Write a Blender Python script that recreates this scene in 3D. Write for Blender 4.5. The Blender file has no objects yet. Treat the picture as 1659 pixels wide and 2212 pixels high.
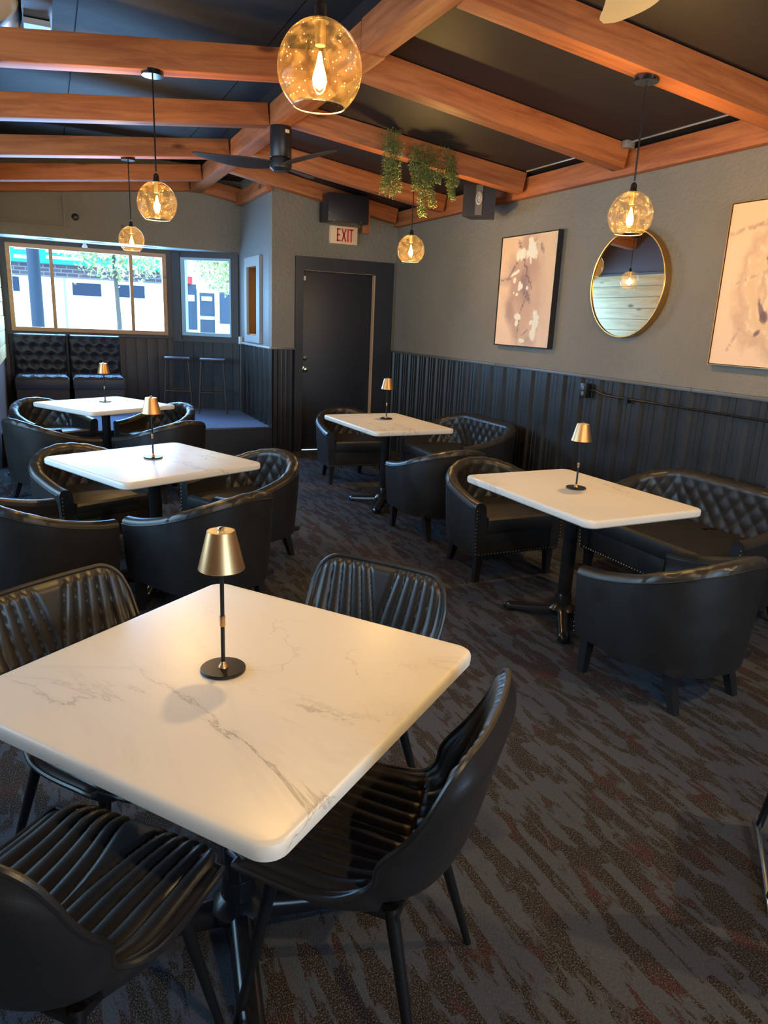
import bpy, math, random
from mathutils import Vector, Matrix, noise as mnoise
from math import sin, cos, pi, radians as RAD, sqrt
random.seed(7)
C = bpy.context.scene.collection
SC = bpy.context.scene

# ------------------------------------------------------------------ camera
cam_d = bpy.data.cameras.new('camera'); cam = bpy.data.objects.new('camera', cam_d); C.objects.link(cam)
F_PX, PITCH, ROLL, YAW, CAM_H = 1543.3, RAD(14.910), RAD(2.5437), RAD(25.115), 1.618
fw = Vector((sin(YAW)*cos(PITCH), cos(YAW)*cos(PITCH), -sin(PITCH)))
rt = Vector((cos(YAW), -sin(YAW), 0)); dn = fw.cross(rt)
r2 = cos(ROLL)*rt - sin(ROLL)*dn; d2 = sin(ROLL)*rt + cos(ROLL)*dn
m = Matrix((r2, -d2, -fw)).transposed().to_4x4(); m.translation = (0, 0, CAM_H)
cam.matrix_world = m
cam_d.sensor_fit = 'VERTICAL'; cam_d.sensor_height = 24.0; cam_d.lens = 24.0*F_PX/2212
cam_d.clip_start = 0.03; cam_d.clip_end = 200
SC.camera = cam
# ------------------------------------------------------------------ world, exposure
SC.view_settings.view_transform = 'Standard'; SC.view_settings.look = 'None'
SC.view_settings.exposure = 0.0; SC.view_settings.gamma = 1.0; SC.view_settings.use_curve_mapping = False
w = bpy.data.worlds.new('sky'); SC.world = w; w.use_nodes = True
SKY = (0.42, 0.72, 1.0); SKY_S = 8.0
bg = w.node_tree.nodes['Background']; bg.inputs[0].default_value = SKY + (1,); bg.inputs[1].default_value = SKY_S
# daylight coming in through the windows (bay, left wall, wall behind the camera)
def area(name, loc, rot, sx, sy, power, col):
    l = bpy.data.lights.new(name, 'AREA'); l.shape = 'RECTANGLE'; l.size = sx; l.size_y = sy
    l.energy = power; l.color = col
    o = bpy.data.objects.new(name, l); C.objects.link(o); o.location = loc; o.rotation_euler = rot; return o
area('daylight_bay', (0.55, 10.95, 1.75), (RAD(-89), 0, 0), 2.0, 1.0, 150, (0.24, 0.54, 1.0))
area('daylight_bay_sky', (0.9, 11.6, 3.1), (RAD(-52), 0, 0), 3.0, 1.4, 420, (0.20, 0.48, 1.0))
area('daylight_left', (-2.25, 4.6, 1.7), (0, RAD(-90), 0), 1.3, 4.0, 12, (0.36, 0.66, 1.0))
area('daylight_rear', (2.2, -3.75, 1.5), (RAD(90), 0, 0), 2.4, 1.6, 65, (0.44, 0.70, 1.0))
BULB_W = 105.0; BULB_COL = (1.0, 0.69, 0.32)

# ------------------------------------------------------------------ materials
def mat(name, col=(.5,.5,.5), rough=.5, metal=0, spec=.5, **k):
    m = bpy.data.materials.new(name); m.use_nodes = True
    b = m.node_tree.nodes['Principled BSDF']
    b.inputs['Base Color'].default_value = tuple(col)+(1,); b.inputs['Roughness'].default_value = rough
    b.inputs['Metallic'].default_value = metal; b.inputs['Specular IOR Level'].default_value = spec
    for kk, v in k.items(): b.inputs[kk.replace('_', ' ')].default_value = v
    return m
class N:
    def __init__(s, m): s.nt = m.node_tree; s.b = s.nt.nodes.get('Principled BSDF')
    def n(s, t, **k):
        x = s.nt.nodes.new(t)
        for a, v in k.items():
            if a.startswith('i_'):
                kk = a[2:].replace('_', ' ')
                x.inputs[int(kk) if kk.isdigit() else kk].default_value = v
            else: setattr(x, a, v)
        return x
    def l(s, a, b): s.nt.links.new(a, b)
    def coord(s, scale=(1,1,1), kind='Object', loc=(0,0,0), rot=(0,0,0)):
        t = s.n('ShaderNodeTexCoord'); mp = s.n('ShaderNodeMapping')
        mp.inputs['Scale'].default_value = scale; mp.inputs['Location'].default_value = loc; mp.inputs['Rotation'].default_value = rot
        s.l(t.outputs[kind], mp.inputs[0]); return mp.outputs[0]
    def noise(s, v, sc, det=3, rough=.5, dist=0):
        x = s.n('ShaderNodeTexNoise'); x.inputs['Scale'].default_value = sc; x.inputs['Detail'].default_value = det
        x.inputs['Roughness'].default_value = rough; x.inputs['Distortion'].default_value = dist; s.l(v, x.inputs['Vector']); return x.outputs[0]
    def ramp(s, f, pts):
        x = s.n('ShaderNodeValToRGB'); e = x.color_ramp.elements
        while len(e) < len(pts): e.new(.5)
        for q, (p, c) in zip(e, pts): q.position = p; q.color = tuple(c)+(1,) if len(c) == 3 else c
        s.l(f, x.inputs[0]); return x.outputs[0]
    def math(s, op, a, b=None, c=None):
        x = s.n('ShaderNodeMath', operation=op)
        for i, q in enumerate((a, b, c)):
            if q is None: continue
            if isinstance(q, (int, float)): x.inputs[i].default_value = q
            else: s.l(q, x.inputs[i])
        return x.outputs[0]
    def mix(s, f, a, b, mode='MIX'):
        x = s.n('ShaderNodeMix', data_type='RGBA', blend_type=mode)
        for i, q in ((0, f), (6, a), (7, b)):
            if isinstance(q, (int, float)): x.inputs[i].default_value = q
            elif isinstance(q, tuple): x.inputs[i].default_value = q+(1,) if len(q) == 3 else q
            else: s.l(q, x.inputs[i])
        return x.outputs[2]
    def bump(s, h, st=.3, d=.01):
        x = s.n('ShaderNodeBump'); x.inputs['Strength'].default_value = st; x.inputs['Distance'].default_value = d
        s.l(h, x.inputs['Height']); s.l(x.outputs[0], s.b.inputs['Normal'])
    def base(s, c): s.l(c, s.b.inputs['Base Color'])
    def rough(s, c): s.l(c, s.b.inputs['Roughness'])

M = {}
# grey-green painted plaster
m = mat('wall_paint', (.165,.150,.118), .55, spec=.35); n = N(m); v = n.coord()
n.base(n.ramp(n.noise(v, 1.3, 4, .6), [(.3, (.186,.165,.130)), (.75, (.226,.201,.160))]))
n.bump(n.noise(v, 24, 5, .65), .7, .018); M['wall'] = m
# stained cedar / fir beams: grain along local X
def wood(name, c1, c2, knot, rough=.42, sc=1.0, bump=.25):
    m = mat(name, c1, rough+.08, spec=.2); n = N(m); v = n.coord((.55*sc, 7*sc, 7*sc))
    info = n.n('ShaderNodeObjectInfo'); off = n.n('ShaderNodeVectorMath', operation='ADD'); n.l(v, off.inputs[0])
    sc_ = n.n('ShaderNodeVectorMath', operation='SCALE'); sc_.inputs[3].default_value = 37.0
    cmb = n.n('ShaderNodeCombineXYZ'); n.l(info.outputs['Random'], cmb.inputs[0]); n.l(info.outputs['Random'], cmb.inputs[1]); n.l(cmb.outputs[0], sc_.inputs[0]); n.l(sc_.outputs[0], off.inputs[1])
    v2 = off.outputs[0]
    g = n.noise(v2, 2.2, 8, .68, .6)
    c = n.ramp(g, [(.34, c2), (.58, c1)])
    # knots
    v3 = n.coord((1.5*sc, 4.2*sc, 4.2*sc)); off3 = n.n('ShaderNodeVectorMath', operation='ADD'); n.l(v3, off3.inputs[0]); n.l(sc_.outputs[0], off3.inputs[1])
    vo = n.n('ShaderNodeTexVoronoi'); vo.inputs['Scale'].default_value = 1.0; vo.inputs['Randomness'].default_value = 1.0; n.l(off3.outputs[0], vo.inputs['Vector'])
    k = n.ramp(vo.outputs['Distance'], [(.05, (1,1,1)), (.13, (0,0,0))])
    c = n.mix(n.math('MULTIPLY', k, .8), c, knot); n.base(c); n.bump(g, bump, .006)
    M[name] = m; return m
wood('beam_wood', (.44,.150,.052), (.25,.072,.026), (.05,.016,.01))
wood('pine_wood', (.80,.60,.30), (.62,.42,.18), (.10,.05,.02), .5, 1.0)
wood('trim_wood', (.52,.30,.16), (.44,.24,.12), (.3,.15,.08), .5)
m = mat('ceiling_black', (.016,.013,.015), .55, spec=.4); n = N(m); v = n.coord(); n.bump(n.noise(v, 3, 3), .3, .02); M['ceiling'] = m
m = mat('ceiling_panel_black', (.009,.010,.013), .6, spec=.2); n = N(m); v = n.coord(); n.bump(n.noise(v, 2.2, 3), .4, .03); M['cpanel'] = m
# ribbed metal wainscot
m = mat('black_ribbed_metal', (.017,.016,.0155), .38, .15, .5); n = N(m); v = n.coord(); n.bump(n.noise(v, 6, 3), .12, .01)
n.rough(n.ramp(n.noise(v, 4, 4), [(.3, (.30,)*3), (.7, (.46,)*3)])); M['metal'] = m
M['rail'] = mat('painted_rail', (.12,.115,.105), .4, .3)
M['black_paint'] = mat('black_paint', (.012,.014,.020), .45)
M['frame_dark'] = mat('dark_trim_paint', (.045,.05,.062), .5)
m = mat('black_board_paint', (.016,.018,.026), .5); M['board'] = m
# leather
def leather(name, c, r0, r1, bumps=.35):
    m = mat(name, c, r0, spec=.5); n = N(m); v = n.coord()
    n.rough(n.ramp(n.noise(v, 9, 4), [(.3, (r0,)*3), (.7, (r1,)*3)]))
    vo = n.n('ShaderNodeTexVoronoi'); vo.inputs['Scale'].default_value = 420; n.l(v, vo.inputs['Vector'])
    h = n.math('ADD', n.math('MULTIPLY', vo.outputs['Distance'], .25), n.noise(v, 14, 4, .6)); n.bump(h, bumps, .004); M[name] = m
leather('leather', (.013,.013,.014), .36, .50, .28)
leather('leather_quilt', (.021,.019,.018), .30, .42, .2)
leather('vinyl', (.016,.015,.016), .33, .44, .15)
leather('tufted', (.014,.02,.04), .38, .5, .2)
M['leg_black'] = mat('black_wood_leg', (.010,.010,.012), .42)
M['metal_black'] = mat('black_metal', (.012,.012,.014), .34, .3)
M['cast_black'] = mat('black_cast_iron', (.014,.014,.016), .22, .3)
M['chrome'] = mat('chrome', (.75,.78,.8), .16, 1)
M['nail'] = mat('nailhead_metal', (.32,.29,.24), .3, 1)
M['gold'] = mat('brushed_gold', (.56,.31,.14), .33, 1, Anisotropic=.6)
M['gold_light'] = mat('gold_cap', (.80,.66,.38), .38, .75)
M['brass'] = mat('brass_frame', (.62,.38,.14), .3, 1)
M['mirror'] = mat('mirror_glass', (.92,.92,.92), .015, 1)
M['white_plastic'] = mat('white_plastic', (.75,.75,.72), .4)
M['grey_metal'] = mat('grey_metal', (.34,.33,.31), .42, .5)
M['duct'] = mat('galvanised_duct', (.40,.44,.50), .38, .6)
M['red_paint'] = mat('red_paint', (.62,.02,.03), .45)
M['sign_face'] = mat('sign_face', (.80,.58,.34), .5)
M['canvas_edge'] = mat('canvas_edge', (.012,.011,.012), .6)
M['black_plastic'] = mat('black_plastic', (.014,.013,.017), .4)
M['carpet_plain'] = mat('x', (.1,.1,.1))
# marble laminate
m = mat('white_marble', (.74,.70,.66), .33, spec=.5); n = N(m)
v = n.coord((1,1,1)); vr = n.coord((1.0,.42,1), rot=(0,0,.5))
info = n.n('ShaderNodeObjectInfo'); sc_ = n.n('ShaderNodeVectorMath', operation='SCALE'); sc_.inputs[3].default_value = 23.0
cmb = n.n('ShaderNodeCombineXYZ'); n.l(info.outputs['Random'], cmb.inputs[0]); n.l(info.outputs['Random'], cmb.inputs[1]); n.l(cmb.outputs[0], sc_.inputs[0])
off = n.n('ShaderNodeVectorMath', operation='ADD'); n.l(vr, off.inputs[0]); n.l(sc_.outputs[0], off.inputs[1]); vv = off.outputs[0]
a = n.noise(vv, 1.9, 9, .62, .9); d = n.math('ABSOLUTE', n.math('SUBTRACT', a, .5))
v1 = n.ramp(d, [(0, (1,1,1)), (.0085, (0,0,0))])
msk = n.ramp(n.noise(vv, 1.7, 2), [(.50, (0,0,0)), (.62, (1,1,1))])
a2 = n.noise(vv, 3.7, 9, .6, 1.3); d2_ = n.math('ABSOLUTE', n.math('SUBTRACT', a2, .5))
v2 = n.ramp(d2_, [(0, (1,1,1)), (.006, (0,0,0))]); msk2 = n.ramp(n.noise(vv, 2.9, 2), [(.56, (0,0,0)), (.66, (1,1,1))])
vein = n.math('ADD', n.math('MULTIPLY', n.math('MULTIPLY', v1, msk), .75), n.math('MULTIPLY', n.math('MULTIPLY', v2, msk2), .4))
soft = n.math('MULTIPLY', n.ramp(d, [(0, (1,1,1)), (.05, (0,0,0))]), n.math('MULTIPLY', msk, .12))
n.base(n.mix(n.math('ADD', vein, soft), (.74,.70,.655), (.30,.28,.26))); M['marble'] = m
# carpet: plain blue-grey strips between flecked, woven brown patches
m = mat('patterned_carpet', (.08,.08,.09), .95, spec=.12); n = N(m)
vs = n.coord((19, 5.6, 1)); p = n.noise(vs, 1.0, 4, .62, .35)
vst = n.coord((25, 4.6, 1)); st = n.n('ShaderNodeTexVoronoi', feature='F1', distance='CHEBYCHEV'); st.inputs['Scale'].default_value = 1; n.l(vst, st.inputs['Vector'])
bw = n.n('ShaderNodeRGBToBW'); n.l(st.outputs['Color'], bw.inputs[0])
pm = n.math('ADD', n.math('MULTIPLY', p, .72), n.math('MULTIPLY', bw.outputs[0], .28))
msk = n.ramp(pm, [(.465, (0,0,0)), (.51, (1,1,1))])
vf = n.coord((290, 200, 1)); fl = n.noise(vf, 1.0, 1, .5); 
dark = n.ramp(fl, [(.36, (.013,.012,.013)), (.52, (.028,.024,.025)), (.70, (.115,.106,.100))])
red = n.ramp(n.noise(n.coord((7,3.4,1), loc=(5,2,0)), 1.2, 3, .6), [(.54, (0,0,0)), (.64, (1,1,1))])
dark = n.mix(n.math('MULTIPLY', red, .32), dark, (.075,.016,.022))
vt = n.coord((420, 110, 1)); pl = n.ramp(n.noise(vt, 1, 1), [(.3, (.046,.052,.068)), (.7, (.070,.079,.100))])
n.base(n.mix(msk, dark, pl)); hh = n.math('ADD', n.math('MULTIPLY', msk, .25), n.math('MULTIPLY', fl, .8)); n.bump(hh, .7, .004); M['carpet'] = m
m = mat('platform_carpet', (.20,.20,.21), .95, spec=.1); n = N(m); v = n.coord((260,260,1)); fl = n.noise(v, 1, 2)
n.base(n.ramp(fl, [(.35, (.06,.09,.16)), (.65, (.17,.23,.36))])); n.bump(fl, .6, .004); M['pcarpet'] = m
# glass panes: thin, clear, weak reflection
def thin_glass(name, tint, gl=.08, diff=0, diffcol=(1,.7,.35), bumpy=False):
    m = bpy.data.materials.new(name); m.use_nodes = True; nt = m.node_tree; nt.nodes.clear()
    out = nt.nodes.new('ShaderNodeOutputMaterial'); tr = nt.nodes.new('ShaderNodeBsdfTransparent'); tr.inputs[0].default_value = tint+(1,)
    g = nt.nodes.new('ShaderNodeBsdfGlossy'); g.inputs['Roughness'].default_value = .03
    lw = nt.nodes.new('ShaderNodeLayerWeight'); lw.inputs[0].default_value = .35
    mp = nt.nodes.new('ShaderNodeMath'); mp.operation = 'MULTIPLY_ADD'; mp.inputs[1].default_value = .55; mp.inputs[2].default_value = gl*.4
    nt.links.new(lw.outputs['Facing'], mp.inputs[0]); pw = nt.nodes.new('ShaderNodeMath'); pw.operation = 'POWER'; pw.inputs[1].default_value = 2.4
    nt.links.new(mp.outputs[0], pw.inputs[0])
    mx = nt.nodes.new('ShaderNodeMixShader'); nt.links.new(pw.outputs[0], mx.inputs[0]); nt.links.new(tr.outputs[0], mx.inputs[1]); nt.links.new(g.outputs[0], mx.inputs[2])
    last = mx.outputs[0]
    if diff:
        df = nt.nodes.new('ShaderNodeBsdfTranslucent'); df.inputs[0].default_value = diffcol+(1,)
        tc = nt.nodes.new('ShaderNodeTexCoord'); no = nt.nodes.new('ShaderNodeTexNoise'); no.inputs['Scale'].default_value = 26; no.inputs['Detail'].default_value = 6; no.inputs['Distortion'].default_value = 1.2
        nt.links.new(tc.outputs['Object'], no.inputs['Vector'])
        vo = nt.nodes.new('ShaderNodeTexVoronoi'); vo.inputs['Scale'].default_value = 95; nt.links.new(tc.outputs['Object'], vo.inputs['Vector'])
        r1 = nt.nodes.new('ShaderNodeMapRange'); r1.inputs[1].default_value = .06; r1.inputs[2].default_value = .17; r1.inputs[3].default_value = .85; r1.inputs[4].default_value = 0; nt.links.new(vo.outputs['Distance'], r1.inputs[0])
        r2_ = nt.nodes.new('ShaderNodeMapRange'); r2_.inputs[1].default_value = .42; r2_.inputs[2].default_value = .75; r2_.inputs[3].default_value = diff*.5; r2_.inputs[4].default_value = diff*2.6; nt.links.new(no.outputs[0], r2_.inputs[0])
        ad = nt.nodes.new('ShaderNodeMath'); ad.operation = 'ADD'; ad.use_clamp = True
        nt.links.new(r2_.outputs[0], ad.inputs[1])
        seed = nt.nodes.new('ShaderNodeMath'); seed.operation = 'MULTIPLY'; nt.links.new(r1.outputs[0], seed.inputs[0]); 
        gt = nt.nodes.new('ShaderNodeMath'); gt.operation = 'GREATER_THAN'; gt.inputs[1].default_value = .49; nt.links.new(no.outputs[0], gt.inputs[0]); nt.links.new(gt.outputs[0], seed.inputs[1])
        nt.links.new(seed.outputs[0], ad.inputs[0])
        m2 = nt.nodes.new('ShaderNodeMixShader'); nt.links.new(ad.outputs[0], m2.inputs[0]); nt.links.new(last, m2.inputs[1]); nt.links.new(df.outputs[0], m2.inputs[2]); last = m2.outputs[0]
    nt.links.new(last, out.inputs[0]); M[name] = m; return m
thin_glass('window_glass', (.97,.99,1.0))
thin_glass('globe_glass', (.97,.93,.84), .06, .008, (1.0,.66,.30))
thin_glass('bulb_glass', (1.0,.90,.66), .12)
m = mat('amber_glass', (.85,.32,.02), .35); b = m.node_tree.nodes['Principled BSDF']; n = N(m)
tl = n.n('ShaderNodeBsdfTranslucent'); v = n.coord(); cc = n.ramp(n.noise(v, 45, 3, .6), [(.35, (.85,.30,.0)), (.65, (1.0,.62,.08))]); n.l(cc, tl.inputs[0])
mx = n.n('ShaderNodeMixShader'); mx.inputs[0].default_value = .85; n.l(b.outputs[0], mx.inputs[1]); n.l(tl.outputs[0], mx.inputs[2]); n.l(mx.outputs[0], m.node_tree.nodes['Material Output'].inputs[0]); M['amber'] = m
def emis(name, col, s):
    m = bpy.data.materials.new(name); m.use_nodes = True; nt = m.node_tree; nt.nodes.clear(); o = nt.nodes.new('ShaderNodeOutputMaterial')
    e = nt.nodes.new('ShaderNodeEmission'); e.inputs[0].default_value = col+(1,); e.inputs[1].default_value = s; nt.links.new(e.outputs[0], o.inputs[0]); M[name] = m
emis('filament_glow', (1.0,.70,.26), 26.0)
# plants
m = mat('leaf_green', (.10,.16,.05), .5); n = N(m); info = n.n('ShaderNodeNewGeometry'); n.base(n.ramp(info.outputs['Random Per Island'], [(0, (.08,.14,.05)), (1, (.36,.40,.12))])); M['leaf'] = m
m = mat('tree_leaf', (.3,.4,.1), .6); n = N(m); info = n.n('ShaderNodeNewGeometry'); n.base(n.ramp(info.outputs['Random Per Island'], [(0, (.16,.30,.14)), (.5, (.55,.55,.22)), (1, (.9,.82,.55))])); M['tree_leaf'] = m
# exterior
M['ext_white'] = mat('white_stucco', (.86,.86,.84), .8); M['ext_teal'] = mat('teal_sign', (.0,.26,.30), .5)
M['ext_glass'] = mat('dark_shop_glass', (.012,.026,.06), .3); M['ext_dark'] = mat('dark_pole', (.015,.03,.06), .6)
M['ext_road'] = mat('pale_road', (.45,.45,.45), .9); M['ext_blue'] = mat('blue_panel', (.03,.05,.09), .6); M['ext_cyan'] = mat('cyan_box', (.0,.35,.32), .5); M['bark'] = mat('bark', (.10,.09,.08), .9)
m = mat('brown_brick', (.1,.06,.05), .8); n = N(m); v = n.coord((1,1,1), rot=(RAD(90),0,0)); br = n.n('ShaderNodeTexBrick'); br.inputs['Scale'].default_value = 1.0
br.inputs['Color1'].default_value = (.085,.06,.07,1); br.inputs['Color2'].default_value = (.055,.045,.06,1); br.inputs['Mortar'].default_value = (.16,.14,.16,1)
br.inputs['Brick Width'].default_value = .26; br.inputs['Row Height'].default_value = .09; br.inputs['Mortar Size'].default_value = .012; n.l(v, br.inputs['Vector']); n.base(br.outputs[0]); M['brick'] = m

# ------------------------------------------------------------------ mesh helpers
class MB:
    def __init__(s): s.v = []; s.f = []; s.sm = []
    def add(s, vs, fs, smooth=False, T=None):
        o = len(s.v); s.v += [tuple(T @ Vector(p)) if T else tuple(p) for p in vs]
        s.f += [tuple(i+o for i in f) for f in fs]; s.sm += [smooth]*len(fs); return s
    def box(s, x0, x1, y0, y1, z0, z1, T=None, bev=0):
        if bev:
            return s.rbox(x0, x1, y0, y1, z0, z1, bev, T)
        p = [(x, y, z) for z in (z0, z1) for y in (y0, y1) for x in (x0, x1)]
        return s.add(p, [(0,2,3,1),(4,5,7,6),(0,1,5,4),(2,6,7,3),(0,4,6,2),(1,3,7,5)], False, T)
    def rbox(s, x0, x1, y0, y1, z0, z1, b, T=None):
        # chamfered box
        import bmesh
        bm = bmesh.new(); bmesh.ops.create_cube(bm, size=1)
        for q in bm.verts: q.co = ((x0+x1)/2+q.co.x*(x1-x0), (y0+y1)/2+q.co.y*(y1-y0), (z0+z1)/2+q.co.z*(z1-z0))
        bmesh.ops.bevel(bm, geom=bm.edges[:], offset=b, segments=2, affect='EDGES', profile=.6)
        bm.verts.index_update(); vs = [q.co.copy() for q in bm.verts]; fs = [tuple(q.index for q in f.verts) for f in bm.faces]; bm.free()
        return s.add(vs, fs, True, T)
    def prism(s, poly, z0, z1, T=None, smooth=False):
        k = len(poly); vs = [(x, y, z0) for x, y in poly]+[(x, y, z1) for x, y in poly]
        fs = [tuple(range(k))[::-1], tuple(range(k, 2*k))]
        s.add(vs, fs, False, T); o = len(s.v)-2*k
        for i in range(k): s.f.append((o+i, o+(i+1) % k, o+k+(i+1) % k, o+k+i)); s.sm.append(smooth)
        return s
    def tube(s, pts, r, k=12, caps=True, T=None, closed=False):
        pts = [Vector(p) for p in pts]; nn = len(pts); rs = r if isinstance(r, (list, tuple)) else [r]*nn
        vs = []; up = None
        for i, p in enumerate(pts):
            if closed: d = (pts[(i+1) % nn]-pts[i-1])
            else: d = (pts[min(i+1, nn-1)]-pts[max(i-1, 0)])
            d.normalize()
            if up is None:
                a = Vector((0,0,1)) if abs(d.z) < .9 else Vector((1,0,0)); up = d.cross(a).normalized()
            up = (up - d*up.dot(d)).normalized(); w_ = d.cross(up)
            vs += [p + (up*cos(2*pi*j/k)+w_*sin(2*pi*j/k))*rs[i] for j in range(k)]
        fs = []
        for i in range(nn if closed else nn-1):
            a, b = i*k, ((i+1) % nn)*k
            fs += [(a+j, a+(j+1) % k, b+(j+1) % k, b+j) for j in range(k)]
        s.add(vs, fs, True, T)
        if caps and not closed:
            o = len(s.v)-nn*k; s.f += [tuple(o+j for j in range(k))[::-1], tuple(o+(nn-1)*k+j for j in range(k))]; s.sm += [False]*2
        return s
    def lathe(s, prof, k=32, T=None, smooth=True, close=False):
        vs = [(r*cos(2*pi*j/k), r*sin(2*pi*j/k), z) for r, z in prof for j in range(k)]
        fs = []; nn = len(prof)
        for i in range(nn if close else nn-1):
            a, b = i*k, ((i+1) % nn)*k; fs += [(a+j, a+(j+1) % k, b+(j+1) % k, b+j) for j in range(k)]
        s.add(vs, fs, smooth, T)
        if not close:
            o = len(s.v)-nn*k
            if prof[0][0] > 1e-4: s.f.append(tuple(o+j for j in range(k))[::-1]); s.sm.append(False)
            if prof[-1][0] > 1e-4: s.f.append(tuple(o+(nn-1)*k+j for j in range(k))); s.sm.append(False)
        return s
    def grid(s, rows, smooth=True, T=None, wrap=False):
        nr, nc = len(rows), len(rows[0]); vs = [p for r in rows for p in r]
        fs = [(i*nc+j, i*nc+(j+1) % nc, (i+1)*nc+(j+1) % nc, (i+1)*nc+j) for i in range(nr-1) for j in range(nc if wrap else nc-1)]
        return s.add(vs, fs, smooth, T)
    def build(s, name, m, parent=None, **k):
        me = bpy.data.meshes.new(name); me.from_pydata([tuple(p) for p in s.v], [], s.f)
        me.polygons.foreach_set('use_smooth', s.sm); me.update(); me.set_sharp_from_angle(angle=RAD(k.pop('sharp', 32)))
        o = bpy.data.objects.new(name, me); C.objects.link(o)
        if m is not None: me.materials.append(M[m] if isinstance(m, str) else m)
        if parent is not None: o.parent = parent
        for a, b in k.items(): o[a] = b
        return o
def fix_normals(o):
    import bmesh
    bm = bmesh.new(); bm.from_mesh(o.data); bmesh.ops.recalc_face_normals(bm, faces=bm.faces[:]); bm.to_mesh(o.data); bm.free(); return o
def tag(o, label, cat, group=None):
    o['label'] = label; o['category'] = cat
    if group: o['group'] = group
    return o
def empty(name, loc=(0,0,0), rz=0):
    o = bpy.data.objects.new(name, None); C.objects.link(o); o.location = loc; o.rotation_euler = (0,0,rz); o.empty_display_size = .1; return o
def copy_tree(o, parent=None):
    c = o.copy(); C.objects.link(c)
    if parent is not None: c.parent = parent
    for ch in [x for x in o.children]: copy_tree(ch, c)
    return c
def struct(o): o['kind'] = 'structure'; return o
def bar(p0, p1, w_, h, up=(0,0,1)):
    """matrix placing local +X along p0->p1"""
    p0 = Vector(p0); d = (Vector(p1)-p0); L = d.length; x = d.normalized(); z = Vector(up); y = z.cross(x).normalized(); z = x.cross(y)
    T = Matrix((x, y, z)).transposed().to_4x4(); T.translation = p0; return T, L

# ------------------------------------------------------------------ SETTING
XR, YB, XC, YU, YW = 4.0, 8.5, 2.41, 10.05, 10.6      # right wall, back wall, corner, upper bay wall, bay window wall
PZ = 0.31                                              # platform height
RAILZ = 1.255
floor = struct(MB().box(-2.2, 4.15, -3.7, YB+.2, -.12, 0).build('floor', 'carpet'))
# right wall
wr = struct(MB().box(XR, XR+.14, -3.7, YB+.2, 0, 3.5).build('wall_right', 'wall'))
def rib_panel(L, z0, z1, flip=1):
    """ribbed sheet, width L along local X, relief towards local -Y"""
    per = .229; pr = []; x = 0
    while x < L-.001:
        for dx, d in ((0,0),(.018,.020),(.062,.020),(.080,0),(.118,0),(.124,.005),(.134,.005),(.140,0),(.172,0),(.178,.005),(.188,.005),(.194,0)):
            if x+dx <= L: pr.append((x+dx, -d))
        x += per
    pr.append((L, 0)); b = MB(); vs = []
    for x, y in pr: vs += [(x, y, z0), (x, y, z1)]
    fs = [(2*i, 2*i+2, 2*i+3, 2*i+1) for i in range(len(pr)-1)]
    b.add(vs, fs, False); vs2 = [(x, .004+0*y, z) for x, y in pr for z in (z1,)]
    o = len(b.v); b.add([(x, y, z1) for x, y in pr]+[(x, .004, z1) for x, y in pr], [(i, i+1, len(pr)+i+1, len(pr)+i) for i in range(len(pr)-1)])
    return b
pw = .229*4; y = YB-.01; k = 0
while y > -3.6:
    T = Matrix.Translation((XR-.005, y, 0)) @ Matrix.Rotation(RAD(-90), 4, 'Z')
    o = rib_panel(pw, .0, RAILZ-.01).build('metal_panel', 'metal', wr); o.matrix_local = T; y -= pw; k += 1
y = YB-.01; k = 0
while y > -3.5:
    L = 2.44; T = Matrix.Translation((XR-.034, y, RAILZ-.012))
    o = MB().box(0, .034, -L+.004, 0, 0, .026, bev=.004).build('chair_rail', 'rail', wr); o.matrix_local = T; y -= L
# back wall with door opening
DX0, DX1, DZ = 2.79, 3.71, 2.165
wb = struct(MB().box(XC, DX0, YB, YB+.14, 0, 3.5).box(DX1, XR, YB, YB+.14, 0, 3.5).box(DX0, DX1, YB, YB+.14, DZ, 3.5).build('wall_back', 'wall'))
o = rib_panel(.29, 0, RAILZ-.01).build('metal_panel', 'metal', wb); o.location = (XC, YB-.005, 0)
o = MB().box(XC, 2.70, YB-.03, YB, RAILZ-.012, RAILZ+.014, bev=.004).build('chair_rail', 'rail', wb)
dr = struct(empty('door_1', ((DX0+DX1)/2, YB, 0)))
def ch(o, p): o.parent = p; o.matrix_parent_inverse = p.matrix_basis.inverted(); return o
def at_parent(mb, name, m, p, **k):
    o = mb.build(name, m, p, **k); o.matrix_parent_inverse = Matrix.Translation(p.location).inverted() if p.rotation_euler.z == 0 else p.matrix_basis.inverted(); return o
at_parent(MB().box(DX0+.006, DX1-.012, YB+.03, YB+.075, .012, DZ-.014, bev=.003), 'door_leaf', 'black_paint', dr)
at_parent(MB().box(DX0, DX1, YB+.08, YB+.13, DZ-.03, DZ).box(DX1-.03, DX1, YB+.08, YB+.13, 0, DZ).box(DX0, DX0+.03, YB+.08, YB+.13, 0, DZ), 'door_light_stop', 'black_paint', dr)  # unseen strips added behind the leaf to block outdoor light in the gap
dfm = MB().box(2.69, DX0, YB-.03, YB+.14, 0, 2.32).box(DX1, 3.965, YB-.03, YB+.14, 0, 2.32).box(DX0, DX1, YB-.03, YB+.14, DZ, 2.32)
at_parent(dfm, 'door_frame', 'black_paint', dr)
at_parent(MB().box(DX1-.016, DX1+.002, YB-.036, YB+.02, .42, DZ-.01).box(DX0+.01, DX1, YB-.031, YB+.02, DZ-.003, DZ+.001), 'weather_strip', mat('worn_tan_strip', (.42,.25,.14), .6), dr)
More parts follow.
